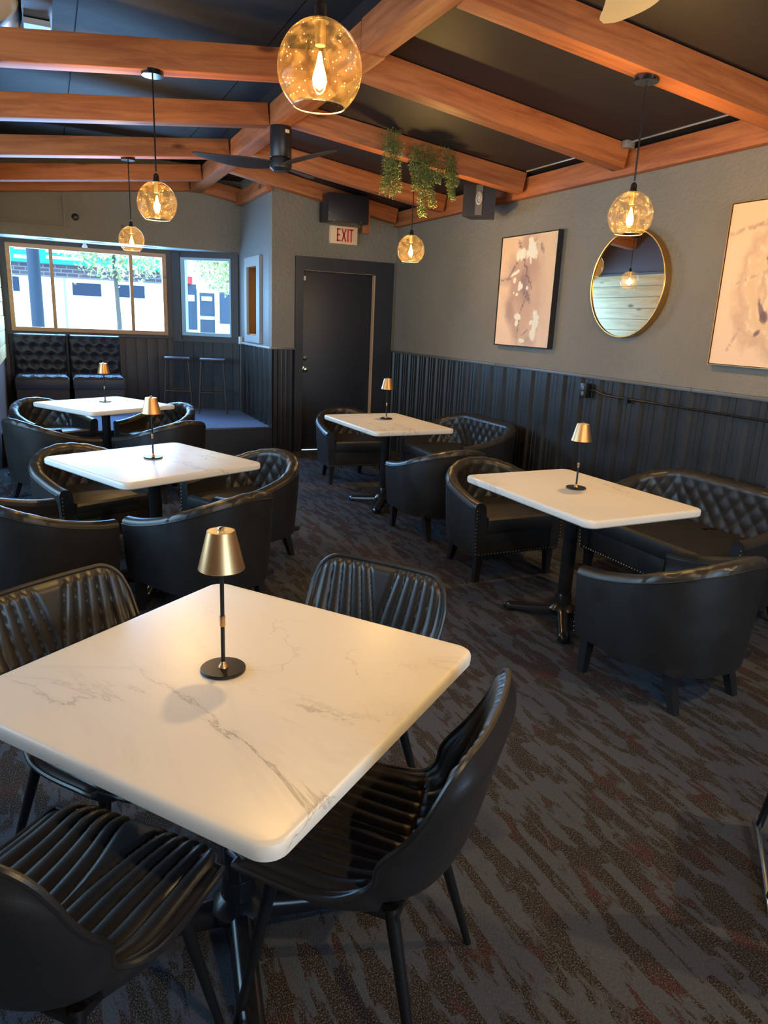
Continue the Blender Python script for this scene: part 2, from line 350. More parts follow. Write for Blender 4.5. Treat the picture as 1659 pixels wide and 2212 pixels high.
for z_ in (1.147, 1.009):
    T = Matrix.Translation((2.83, YB+.03, z_)) @ Matrix.Rotation(RAD(90), 4, 'X')
    at_parent(MB().lathe([(.032,0),(.033,.006),(.022,.012),(.010,.016),(.010,.03)] if z_ > 1.1 else [(.032,0),(.033,.006),(.014,.012),(.012,.03),(.024,.036),(.030,.048),(.026,.06),(.012,.066),(.001,.067)], 24, T), 'deadbolt' if z_ > 1.1 else 'door_knob', 'chrome', dr)
at_parent(MB().box(2.79, 2.825, YB-.005, YB+.03, 2.05, 2.10, bev=.003), 'alarm_contact', 'white_plastic', dr)
at_parent(MB().box(DX0, DX1, YB-.02, YB+.10, 0, .006), 'threshold', 'chrome', dr)
# return wall (X = 2.41) with amber window
WY0, WY1, WZ0, WZ1 = 9.08, 9.57, 1.375, 2.215
b = MB().box(XC, XC+.22, YB+.14, WY0, 0, 3.5).box(XC, XC+.22, WY1, YU+.2, 0, 3.5).box(XC, XC+.22, WY0, WY1, 0, WZ0).box(XC, XC+.22, WY0, WY1, WZ1, 3.5)
wt = struct(b.build('wall_return', mat('return_paint', (.17,.17,.165), .5)))
yy = YU-.10
T = Matrix.Translation((XC-.004, yy, 0)) @ Matrix.Rotation(RAD(-90), 4, 'Z')
for i, L in enumerate((.687, .80)):
    o = rib_panel(L, PZ, RAILZ-.01).build('metal_panel', 'metal', wt); o.matrix_local = Matrix.Translation((XC-.004, yy, 0)) @ Matrix.Rotation(RAD(-90), 4, 'Z'); yy -= L
MB().box(XC-.03, XC+.0, YB, YU, RAILZ-.012, RAILZ+.014, bev=.004).build('chair_rail', mat('pale_rail', (.42,.44,.44), .4), wt)
w1 = struct(empty('window_1', (XC, (WY0+WY1)/2, WZ0)))
fr = MB().box(XC-.035, XC, 8.93, WY0, 1.29, 2.33).box(XC-.035, XC, WY1, 9.68, 1.29, 2.33).box(XC-.035, XC, WY0, WY1, WZ1, 2.33).box(XC-.035, XC, WY0, WY1, 1.29, WZ0)
at_parent(fr, 'window_frame', mat('grey_casing', (.33,.35,.36), .5), w1)
at_parent(MB().box(XC, XC+.20, WY1-.02, WY1+.0, WZ0, WZ1).box(XC, XC+.20, WY0, WY0+.02, WZ0, WZ1), 'jamb', mat('brown_jamb', (.12,.035,.018), .5), w1)
at_parent(MB().box(XC, XC+.2, WY0+.02, WY1-.02, WZ0, WZ0+.015).box(XC+.1, XC+.2, WY0+.02, WY1-.02, WZ1-.03, WZ1), 'window_sill', 'trim_wood', w1)
at_parent(MB().add([(XC+.17, WY0+.02, WZ0+.015), (XC+.17, WY1-.02, WZ0+.015), (XC+.17, WY1-.02, WZ1-.03), (XC+.17, WY0+.02, WZ1-.03)], [(0,1,2,3)]), 'pane', 'amber', w1)
# upper bay wall
wu = struct(MB().box(-.75, XC, YU, YU+.10, 2.425, 3.5).build('wall_bay_upper', 'wall'))
# access panel trim on it
MB().box(-.72, .29, YU-.022, YU, 2.53, 2.56).box(.26, .29, YU-.022, YU, 2.56, 2.90).box(-.72, .235, YU-.010, YU, 2.585, 2.60).box(.22,.235,YU-.010,YU,2.60,2.9).build('trim_1', 'wall')['kind'] = 'structure'
# soffit of the bay
sof = struct(MB().box(-.9, XC+.25, YU+.10, 11.0, 2.425, 2.50).build('ceiling_bay', mat('soffit_paint', (.42,.45,.50), .5)))
# platform floor and step
pf = struct(MB().box(-1.4, XC, YB-.02, 11.0, 0, PZ-.004).build('floor_platform', 'black_paint'))
MB().box(-1.4, XC, YB-.005, 11.0, PZ-.004, PZ+.002).build('carpet_layer', 'pcarpet', pf)
MB().box(-1.4, XC, YB-.035, YB-.005, PZ-.012, PZ+.005).build('step_nosing', 'chrome', pf)
# bay walls : window wall at YW, right slanted part from (XC,YU) to (1.62,YW)
S0, S1 = Vector((XC, YU+.05, 0)), Vector((1.60, YW, 0))
CX0, CX1, CZ0, CZ1 = -.42, 1.52, 1.305, 2.375        # centre window outer frame
wc = struct(MB().box(-.9, CX0, YW, YW+.12, 0, 2.5).box(CX1, 1.62, YW, YW+.12, 0, 2.5).box(CX0, CX1, YW, YW+.12, 0, CZ0).box(CX0, CX1, YW, YW+.12, CZ1, 2.5).build('wall_bay_centre', 'frame_dark'))
x = -.9
while x < 1.6:
    w_ = min(.142, 1.60-x); MB().box(x+.002, x+w_-.002, YW-.014, YW, PZ, 1.27, bev=.003).build('board', 'board', wc); x += .142
MB().box(-.9, 1.6, YW-.03, YW, 1.255, 1.285, bev=.004).build('chair_rail', 'frame_dark', wc)
# slanted wall as local frame
T, L = bar(S1, S0, 1, 1); inv = T
ws = struct(MB().box(0, .13, -.0, .12, 0, 2.5, T).box(L-.115, L, -.0, .12, 0, 2.5, T).box(.13, L-.115, 0, .12, 0, 1.315, T).box(.13, L-.115, 0, .12, 2.345, 2.5, T).build('wall_bay_slanted', 'frame_dark'))
x = 0
while x < L-.01:
    w_ = min(.142, L-x); MB().box(x+.002, x+w_-.002, -.014, 0, PZ, 1.24, T).build('board', 'board', ws); x += .142
MB().box(0, L, -.03, 0, 1.235, 1.262, T).build('chair_rail', 'frame_dark', ws)
w2 = struct(empty('window_2', T @ Vector((L/2, 0, 1.315))))
a = MB(); 
for q in ((.13,.19,1.315,2.345),(L-.135,L-.115,1.315,2.345),(.19,L-.135,1.315,1.36),(.19,L-.135,2.315,2.345)): a.box(q[0], q[1], -.02, .07, q[2], q[3], T)
at_parent(a, 'window_frame', mat('pale_blue_frame', (.28,.42,.55), .4, .3), w2)
at_parent(MB().box(.19, L-.135, .03, .036, 1.36, 2.315, T), 'pane', 'window_glass', w2)
at_parent(MB().box(L-.115, L-.01, -.02, 0, 1.26, 2.40, T).box(0, .12, -.02, 0, 1.26, 2.40, T), 'casing', 'frame_dark', w2)
w3 = struct(empty('window_3', ((CX0+CX1)/2, YW, CZ0)))
fr = .05; at_parent(MB().box(CX0, CX0+fr, YW-.025, YW+.07, CZ0, CZ1).box(CX1-fr, CX1, YW-.025, YW+.07, CZ0, CZ1).box(CX0+fr, CX1-fr, YW-.025, YW+.07, CZ0, CZ0+fr).box(CX0+fr, CX1-fr, YW-.025, YW+.07, CZ1-fr, CZ1), 'window_frame', 'trim_wood', w3)
for x in (.075, 1.045): at_parent(MB().box(x, x+.042, YW-.022, YW+.06, CZ0+fr, CZ1-fr), 'mullion', 'trim_wood', w3)
for x0, x1 in ((CX0+fr, .075), (.117, 1.045), (1.087, CX1-fr)): at_parent(MB().box(x0, x1, YW+.03, YW+.036, CZ0+fr, CZ1-fr), 'pane', 'window_glass', w3)
# plank wall on the left of the bay (seen at the frame edge and in the mirror)
wp = struct(MB().box(-.62, -.52, 8.2, 10.6, 0, 3.5).build('wall_planked', mat('dark_brown_wall', (.11,.065,.05), .55)))
z = .98; k = 0
while z < 2.42:
    h = .168; d = random.uniform(0, .006)
    MB().box(0, 2.36, -.02-d, 0, .003, h-.003, bev=.004).build('plank', 'pine_wood', wp).matrix_local = Matrix.Translation((-.52, 10.58, z)) @ Matrix.Rotation(RAD(-90), 4, 'Z') @ Matrix.Rotation(RAD(180), 4, 'Z') @ Matrix.Translation((0, 0, 0)) if False else Matrix.Translation((-.52, 8.21, z)) @ Matrix.Rotation(RAD(90), 4, 'Z')
    z += h; k += 1
MB().box(-.54, -.50, 8.2, 10.58, z, z+.03).build('trim_2', 'rail')['kind'] = 'structure'
struct(MB().box(-2.2, -.52, 8.1, 8.2, 0, 3.5).build('wall_jog', 'black_paint'))
# left wall with window, rear wall with window
struct(MB().box(-2.2, -2.1, -3.7, 2.3, 0, 3.5).box(-2.2, -2.1, 7.0, 8.2, 0, 3.5).box(-2.2, -2.1, 2.3, 7.0, 0, .9).box(-2.2, -2.1, 2.3, 7.0, 2.4, 3.5).build('wall_left', 'wall'))
struct(MB().box(-2.2, .9, -3.7, -3.6, 0, 3.5).box(3.5, 4.1, -3.7, -3.6, 0, 3.5).box(.9, 3.5, -3.7, -3.6, 0, .7).box(.9, 3.5, -3.7, -3.6, 2.35, 3.5).build('wall_rear', 'wall'))
# ceiling: raised flat deck left of the ridge, sloping deck right of it
RX0, RX1, RZ, RH = 1.75, 1.91, 3.11, .17
SR, SL = .172, .108
struct(MB().box(-2.2, 1.93, -3.7, YU+.1, 3.46, 3.56).build('ceiling_left', 'cpanel'))
cl = bpy.data.objects['ceiling_left']
yy = -3.5
while yy < 9.9:
    for x0 in (-2.15, -.92, .31, 1.54):
        x1 = min(x0+1.22, 1.90); MB().box(x0, x1, yy, yy+2.42, 3.446-random.uniform(0,.006), 3.461).build('ceiling_panel', 'cpanel', cl)
    yy += 2.44
p = [(1.83, 3.46), (1.83, RZ+RH), (RX1, RZ+RH+.002), (XR+.05, RZ+RH-SR*(XR+.05-RX1)), (XR+.05, 3.56), (1.83, 3.56)]
T = Matrix(((1,0,0,0),(0,0,1,0),(0,1,0,0),(0,0,0,1)))
fix_normals(struct(MB().prism(p, -3.7, YB+.15, T).build('ceiling_right', 'ceiling')))
fix_normals(struct(MB().box(1.83, XC+.25, YB+.1, YU+.1, 3.30, 3.5).build('ceiling_corner', 'ceiling')))
# lengths of beam: each is one part of the timber ceiling
tc = struct(empty('ceiling_timber', (RX0, 4, RZ)))
def beam(name, p0, p1, w_, h, label=None):
    T, L = bar(p0, p1, 1, 1); o = MB().box(0, L, -w_/2, w_/2, 0, h, bev=.006).build(name, 'beam_wood', tc)
    o.matrix_parent_inverse = Matrix.Translation(tc.location).inverted(); o.matrix_basis = T; return o
beam('ridge_beam', ((RX0+RX1)/2, -3.5, RZ), ((RX0+RX1)/2, 4.33, RZ+.004), .16, RH)
beam('ridge_beam', ((RX0+RX1)/2, 4.335, RZ-.004), ((RX0+RX1)/2, 10.04, RZ-.004), .16, RH)
def zr(x): return RZ-SR*(x-RX1)
def zl(x): return RZ-SL*(RX0-x)
for ya, yb in ((-.6,-.9),(.75,.45),(2.07,1.8),(3.46,3.17),(4.75,4.52),(6.16,5.78),(7.48,7.22)): beam('joist', (RX1+.002, ya, zr(RX1)+.002), (XR-.10, yb, zr(XR-.1)), .14, .165)
beam('joist', (RX1+.002, YB-.09, zr(RX1)), (XR-.1, YB-.09, zr(XR-.1)), .13, .165)
for ya, yb in ((-.6,-.6),(.75,.75),(2.16,2.18),(3.46,3.46),(4.97,4.99),(6.30,6.33),(7.72,7.80),(9.15,9.20)): beam('joist', (-2.08 if ya < 8 else -.5, yb, zl(-2.08 if ya < 8 else -.5)), (RX0-.002, ya, zl(RX0)+.002), .14, .165)
beam('joist', (-.5, YU-.08, zl(-.5)), (RX0-.002, YU-.08, zl(RX0)), .12, .165)
beam('joist', (RX1+.002, YU-.08, RZ-.004), (XC-.002, YU-.08, zr(XC)), .12, .165)
beam('ledger_beam', (XR-.035, -3.5, 2.735), (XR-.035, YB-.02, 2.735), .07, .165)
beam('ledger_beam', (XC-.04, YB-.02, 2.985), (XC-.04, YU-.14, 2.985), .08, .15)
beam('wood_post', (3.49, YB-.20, 2.61), (3.49, YB-.20, 2.86), .05, .08)
bpy.data.objects['wood_post'].matrix_basis = Matrix.Translation((3.49-.04, YB-.205, 2.61)) @ Matrix.Rotation(RAD(-90), 4, 'Y') @ Matrix.Translation((0,0,-.08))
# baseboard of the platform step is plain black; strip of carpet edge under door glass omitted

# ------------------------------------------------------------------ BARREL CHAIRS
def u_path(hw, yf, yb, rc, ds):
    """points+inward normals along a U from right-front arm round the back to the left-front arm"""
    pts = []; n1 = max(2, int((yf-(yb+rc))/ds))
    for i in range(n1): t = i/n1; pts.append(((-hw, yf+(yb+rc-yf)*t), (1,0)))
    na = max(6, int(rc*pi/2/ds))
    for i in range(na): a = pi*.5*i/na; pts.append(((-hw+rc-rc*cos(a), yb+rc-rc*sin(a)), (cos(a), sin(a))))
    nb = int((2*hw-2*rc)/ds)
    if nb > 0:
        for i in range(nb): t = i/nb; pts.append(((-hw+rc+(2*hw-2*rc)*t, yb), (0,1)))
    for i in range(na): a = pi*.5*i/na; pts.append(((hw-rc+rc*sin(a), yb+rc-rc*cos(a)), (-sin(a), cos(a))))
    for i in range(n1+1): t = i/n1; pts.append(((hw, yb+rc+(yf-yb-rc)*t), (-1,0)))
    return pts
def sstep(a, b, x): t = max(0, min(1, (x-a)/(b-a))); return t*t*(3-2*t)
def make_tub(name, hw, yf, yb, rc, zt=.715, za=.54, qw=.058, back_flat=0):
    root = empty(name)
    P = u_path(hw, yf, yb, rc, .0095 if hw < .5 else .0115); L = [0]
    for i in range(1, len(P)): L.append(L[-1]+math.dist(P[i][0], P[i-1][0]))
    tot = L[-1]; half = tot/2
    def top(s):
        d = abs(s-half); return zt-(zt-za)*sstep(back_flat, half*1.02, d)
    zb = .185
    # outer shell
    rows = []
    for (p, nn), s in zip(P, L):
        h = top(s); r = []
        for k in range(9):
            t = k/8; z = zb+(h-.035-zb)*t; ins = .030*(1-t)**1.6
            r.append((p[0]+nn[0]*ins, p[1]+nn[1]*ins, z))
        rows.append(r)
    sh = MB().grid(rows)
    # bottom closure and front faces of the arms
    for (p, nn), s in ((P[0], 0), (P[-1], tot)):
        h = top(s); poly = [(.030,zb),(.012,zb+.1),(0,h-.06),(0,h-.035),(.010,h-.008),(.035,h),(.065,h-.006),(.082,h-.03),(.098,.36),(.100,zb)]
        vs = [(p[0]+nn[0]*a, p[1], z) for a, z in poly]; sh.add(vs, [tuple(range(len(vs)))])
    rows = [[(p[0]+nn[0]*.03, p[1]+nn[1]*.03, zb), (p[0]+nn[0]*.10, p[1]+nn[1]*.10, zb)] for p, nn in P]; sh.grid(rows, False)
    fix_normals(sh.build('shell', 'leather', root))
    # quilted inside and rim
    prof = []
    base = [(0,-.035),(.003,-.018),(.012,-.006),(.026,0),(.044,.001),(.062,-.005),(.074,-.016),(.082,-.032)]
    q0 = .60*half if hw < .5 else .74*half
    rows = []
    for (p, nn), s in zip(P, L):
        h = top(s); r = []; tlen = 0; last = None
        lst = [(a, h+dz) for a, dz in base]
        nin = 26
        for k in range(1, nin+1):
            t = k/nin; z = h-.032+(.36-(h-.032))*t; lst.append((.082+.018*t-.012*sin(pi*t), z))
        for k, (a, z) in enumerate(lst):
            if last: tlen += math.dist((a, z), last)
            last = (a, z)
            kk = sstep(half*.60, half*.55, abs(s-half)) if hw < .5 else sstep(half*.76, half*.73, abs(s-half))
            vv = h-z if k > 7 else tlen-.08+.03
            u_ = (s-half)/qw; w_ = (tlen-.045)/(qw*1.15)
            qd = (abs(sin(pi*(u_+w_)/1.0*.5*1.0))*abs(sin(pi*(u_-w_)*.5)))**.42
            edge = sstep(.0, .03, tlen)
            d = (.0045 if k <= 7 else .0045+.0075*min(1,(k-7)/5))*qd*kk*edge
            # puff mainly along surface normal
            if k <= 7:
                na = (a-.041)/.041; nz = 1-abs(na)*.5; ln = math.hypot(na, nz); a2, z2 = a+na/ln*d, z+nz/ln*d
            else: a2, z2 = a+d, z
            r.append((p[0]+nn[0]*a2, p[1]+nn[1]*a2, z2))
        rows.append(r)
    fix_normals(MB().grid(rows).build('quilted_back', 'leather_quilt', root))
    # seam piping on the outside of the rim
    MB().tube([(p[0]-nn[0]*.001, p[1]-nn[1]*.001, top(s)-.034) for (p, nn), s in list(zip(P, L))[::4]], .0028, 6).build('seam_piping', 'leather', root)
    # seat cushion
    ins = .098; po = []
    for (p, nn), s in list(zip(P, L))[::5]:
        if p[1]+nn[1]*ins < yf+.03: po.append((p[0]+nn[0]*ins, p[1]+nn[1]*ins))
    po[0] = (po[0][0], yf+.012); po.append((-po[0][0], yf+.012))
    cx_, cy_ = 0, (yf+yb)/2
    rings = []
    for sc, z in ((.985,.335),(1,.35),(1,.405),(.985,.425),(.94,.438),(.75,.446),(.4,.450),(.05,.451)):
        rings.append([(cx_+(x-cx_)*sc if hw < .5 else x-(.10 if x > 0 else -.10)*(1-sc)*min(1,abs(x)/.1)*6 if sc > .7 else x*sc, cy_+(y-cy_)*sc, z) for x, y in po])
    cb = MB().grid(rings, True, None, True); nk = len(rings[0]); cb.f.append(tuple(range(len(cb.v)-nk, len(cb.v)))); cb.sm.append(True)
    fix_normals(cb.build('seat_cushion', 'leather', root))
    # apron
    MB().box(-hw+.09, hw-.09, yf-.05, yf-.004, zb, .345, bev=.008).build('apron', 'leather', root)
    MB().box(-hw+.09, hw-.09, yb+.09, yf-.05, zb+.005, zb+.03).build('bottom_panel', 'black_plastic', root)
    # nailheads: along both arm fronts and along the apron bottom
    nb = MB(); prof_n = [(.0048,0),(.0042,.0018),(.0024,.003),(.0004,.0034)]
    RT = Matrix.Rotation(RAD(-90), 4, 'X')
    def nail(x, z): nb.lathe(prof_n, 6, Matrix.Translation((x, yf+.0005, z)) @ RT)
    for sx in (-1, 1):
        z = zb+.02
        while z < za-.04: nail(sx*(hw-.016-.012*max(0, (.30-z)/.12)), z); z += .024
    x = -hw+.05
    while x < hw-.045: nail(x, zb+.014); x += .024
    nb.build('nailhead_trim', 'nail', root, kind='stuff')
    # legs
    lx, ly0, ly1 = hw-.075, yf-.045, yb+.175
    for sx, ly in ((-1, ly0), (1, ly0), (-1, ly1), (1, ly1)):
        xx = lx if ly == ly0 else lx-.08; dy = -.065 if ly == ly1 else .0
        t0, t1 = .027, .017; vs = []
        for (z, hwid, ox, oy) in ((zb+.01, t0, 0, 0), (0, t1, .008*sx, dy)):
            vs += [(sx*xx+ox-hwid, ly+oy-hwid, z), (sx*xx+ox+hwid, ly+oy-hwid, z), (sx*xx+ox+hwid, ly+oy+hwid, z), (sx*xx+ox-hwid, ly+oy+hwid, z)]
        fix_normals(MB().add(vs, [(0,1,2,3),(4,5,6,7),(0,1,5,4),(1,2,6,5),(2,3,7,6),(3,0,4,7)]).build('leg', 'leg_black', root))
    return root
chair0 = make_tub('barrel_chair', .35, .315, -.315, .325)
def place(proto, used, x, y, ang, label, cat, group):
    o = proto if not used else copy_tree(proto)
    o.location = (x, y, 0); o.rotation_euler = (0, 0, RAD(ang-90)); return tag(o, label, cat, group)
G = 'black quilted barrel chairs around the marble tables'
tub = [
 (2.71,4.00,270,'barrel chair facing the camera behind the right front marble table, brown light on its seat'),
 (2.58,2.23,95,'large barrel chair with its plain back to the camera at the right frame edge'),
 (2.79,6.90,268,'barrel chair in front of the black door, facing the camera'),
 (2.75,4.82,90,'barrel chair seen from behind between the two right-hand marble tables'),
 (1.18,4.70,207,'barrel chair on the right of the left middle table, beside the aisle'),
 (.17,5.07,296,'barrel chair at the far left side of the left middle table'),
 (.75,3.84,120,'barrel chair seen from behind, just beyond the back corner of the front table'),
 (-.17,4.04,28,'barrel chair cut by the left frame edge behind the front table'),
 (.98,7.50,210,'barrel chair at the right of the farthest left table, near the carpeted platform'),
 (-.06,7.93,300,'barrel chair at the far left corner of the farthest left table'),
 (.90,6.55,120,'barrel chair from behind at the near right of the farthest left table'),
 (-.08,6.74,30,'barrel chair from behind at the near left of the farthest left table'),
]
for i, (x, y, a, lab) in enumerate(tub): place(chair0, i > 0, x, y, a, lab, 'armchair', G)
ls = make_tub('barrel_loveseat', .635, .335, -.335, .30, .745, .585, .058, .34)
place(ls, False, 3.545, 3.06, 180, 'wide quilted black loveseat against the ribbed wall beside the right front table', 'loveseat', 'quilted loveseats along the right wall')
place(ls, True, 3.565, 5.93, 180, 'wide quilted black loveseat against the ribbed wall beside the farther right table', 'loveseat', 'quilted loveseats along the right wall')

# ------------------------------------------------------------------ TABLES
def rrect(w_, l, r, k=8):
    p = []
    for cx_, cy_, a0 in ((w_/2-r, l/2-r, 0), (-w_/2+r, l/2-r, 90), (-w_/2+r, -l/2+r, 180), (w_/2-r, -l/2+r, 270)):
        for i in range(k+1): a = RAD(a0+90*i/k); p.append((cx_+r*cos(a), cy_+r*sin(a)))
    return p
def make_table(w_, l, span, th=.040):
    root = empty('marble_table'); zt = .765
    rings = []
    for d, z in ((.006,zt-th),(.001,zt-th+.006),(0,zt-th+.016),(0,zt-.012),(.002,zt-.005),(.006,zt-.0012),(.011,zt)):
        rings.append([(x, y, z) for x, y in rrect(w_-2*d, l-2*d, .045)])
    b = MB().grid(rings, True, None, True); k = len(rings[0]); o = len(b.v)-k
    b.f.append(tuple(range(o, o+k))); b.sm.append(False); b.f.append(tuple(range(k))[::-1]); b.sm.append(False)
    fix_normals(b.build('tabletop', 'marble', root))
    MB().lathe([(.0385,.07),(.0385,.70)], 28).build('column', 'cast_black', root)
    MB().box(-.2,.2,-.03,.03,.70,.724,bev=.004).box(-.03,.03,-.2,.2,.70,.724,bev=.004).build('top_plate', 'metal_black', root)
    MB().lathe([(.075,.055),(.078,.075),(.066,.092),(.048,.108),(.042,.16),(.040,.165)], 28).build('base_hub', 'cast_black', root)
    sx, sy = span
    for ax, ay in ((1,1),(-1,1),(-1,-1),(1,-1)):
        tip = Vector((ax*sx, ay*sy, 0)); d = tip.normalized(); side = Vector((-d.y, d.x, 0)); Ltip = tip.length; rows = []
        for i in range(13):
            t = i/12; r = .03+t*(Ltip-.03); wv = .036-.006*t
            if t > .9: wv *= 1.12*sqrt(max(.05, 1-((t-.9)/.1)**2*.9))
            zt_ = .098-.052*t**.8; zb_ = (.034*(1-t)+.016*t) if t < .86 else .004
            if t > .95: zt_ -= .012
            c = d*r; prof = []
            for j in range(9):
                a = pi*j/8; prof.append(tuple(c+side*(cos(a)*wv)+Vector((0,0,zb_+(zt_-zb_)*(sin(a)**.6)))))
            rows.append(prof)
        b = MB().grid(rows); b.f.append(tuple(range(12*9, 13*9))); b.sm.append(False)
        b.grid([[r[0], r[-1]] for r in rows], False); fix_normals(b.build('base_foot', 'cast_black', root))
    return root
sq = make_table(.914, .914, (.27,.27)); rc_ = make_table(.765, 1.07, (.21,.27))
for i, (x, y, a, lab) in enumerate(((.367,1.604,37,'square white marble table in the foreground, the largest in view'), (.52,4.37,25,'square white marble table in the left middle, just behind the front one'), (.44,7.20,31,'square white marble table farthest away on the left, reflecting the window'))):
    o = sq if i == 0 else copy_tree(sq); o.location = (x, y, 0); o.rotation_euler = (0,0,RAD(a)); tag(o, lab, 'table', 'square white marble tables down the left side')
for i, (x, y, a, lab) in enumerate(((2.58,3.03,2,'rectangular white marble table at right beside the nearer loveseat'), (2.67,5.73,3,'rectangular white marble table near the black door and farther loveseat'))):
    o = rc_ if i == 0 else copy_tree(rc_); o.location = (x, y, 0); o.rotation_euler = (0,0,RAD(a)); tag(o, lab, 'table', 'rectangular marble tables along the right wall')

# ------------------------------------------------------------------ TABLE LAMPS
def make_lamp():
    root = empty('table_lamp')
    MB().lathe([(.053,0),(.055,.001),(.055,.007),(.0535,.0085),(.0001,.0088)], 48).build('base', 'metal_black', root)
    MB().lathe([(.0125,.0085),(.011,.013),(.0075,.018),(.0055,.024)], 20).build('collar', 'gold', root)
    MB().lathe([(.0052,.02),(.0052,.285)], 14).build('stem', 'metal_black', root)
    MB().lathe([(.0066,.118),(.0068,.119),(.0068,.144),(.0066,.145)], 16).build('ring', 'gold', root)
    MB().lathe([(.0540,.268),(.0545,.267),(.0555,.268),(.0330,.3605),(.0300,.3606),(.0285,.3590),(.0528,.270)], 56, close=True).build('lamp_shade', 'gold', root, sharp=15)
    MB().lathe([(.0300,.3600),(.0300,.3608),(.0060,.3610),(.0001,.3606)], 40).build('shade_cap', 'gold_light', root)
    MB().lathe([(.0055,.3600),(.0075,.3625),(.0085,.3660),(.0065,.3695),(.0002,.3705)], 18).build('switch_knob', 'chrome', root)
    return root
l0 = make_lamp()
for i, (x, y, lab) in enumerate(((.338,1.620,'brass-shaded lamp on the foreground table, biggest of all'),(.524,4.427,'brass-shaded lamp on the left middle table'),(.450,7.33,'brass-shaded lamp on the farthest left table, in front of the tufted bench'),(2.737,5.882,'brass-shaded lamp on the table near the black door'),(2.619,3.08,'brass-shaded lamp on the right front rectangular table'))):
    o = l0 if i == 0 else copy_tree(l0); o.location = (x, y, .7655); tag(o, lab, 'table lamp', 'brass table lamps on the marble tables')

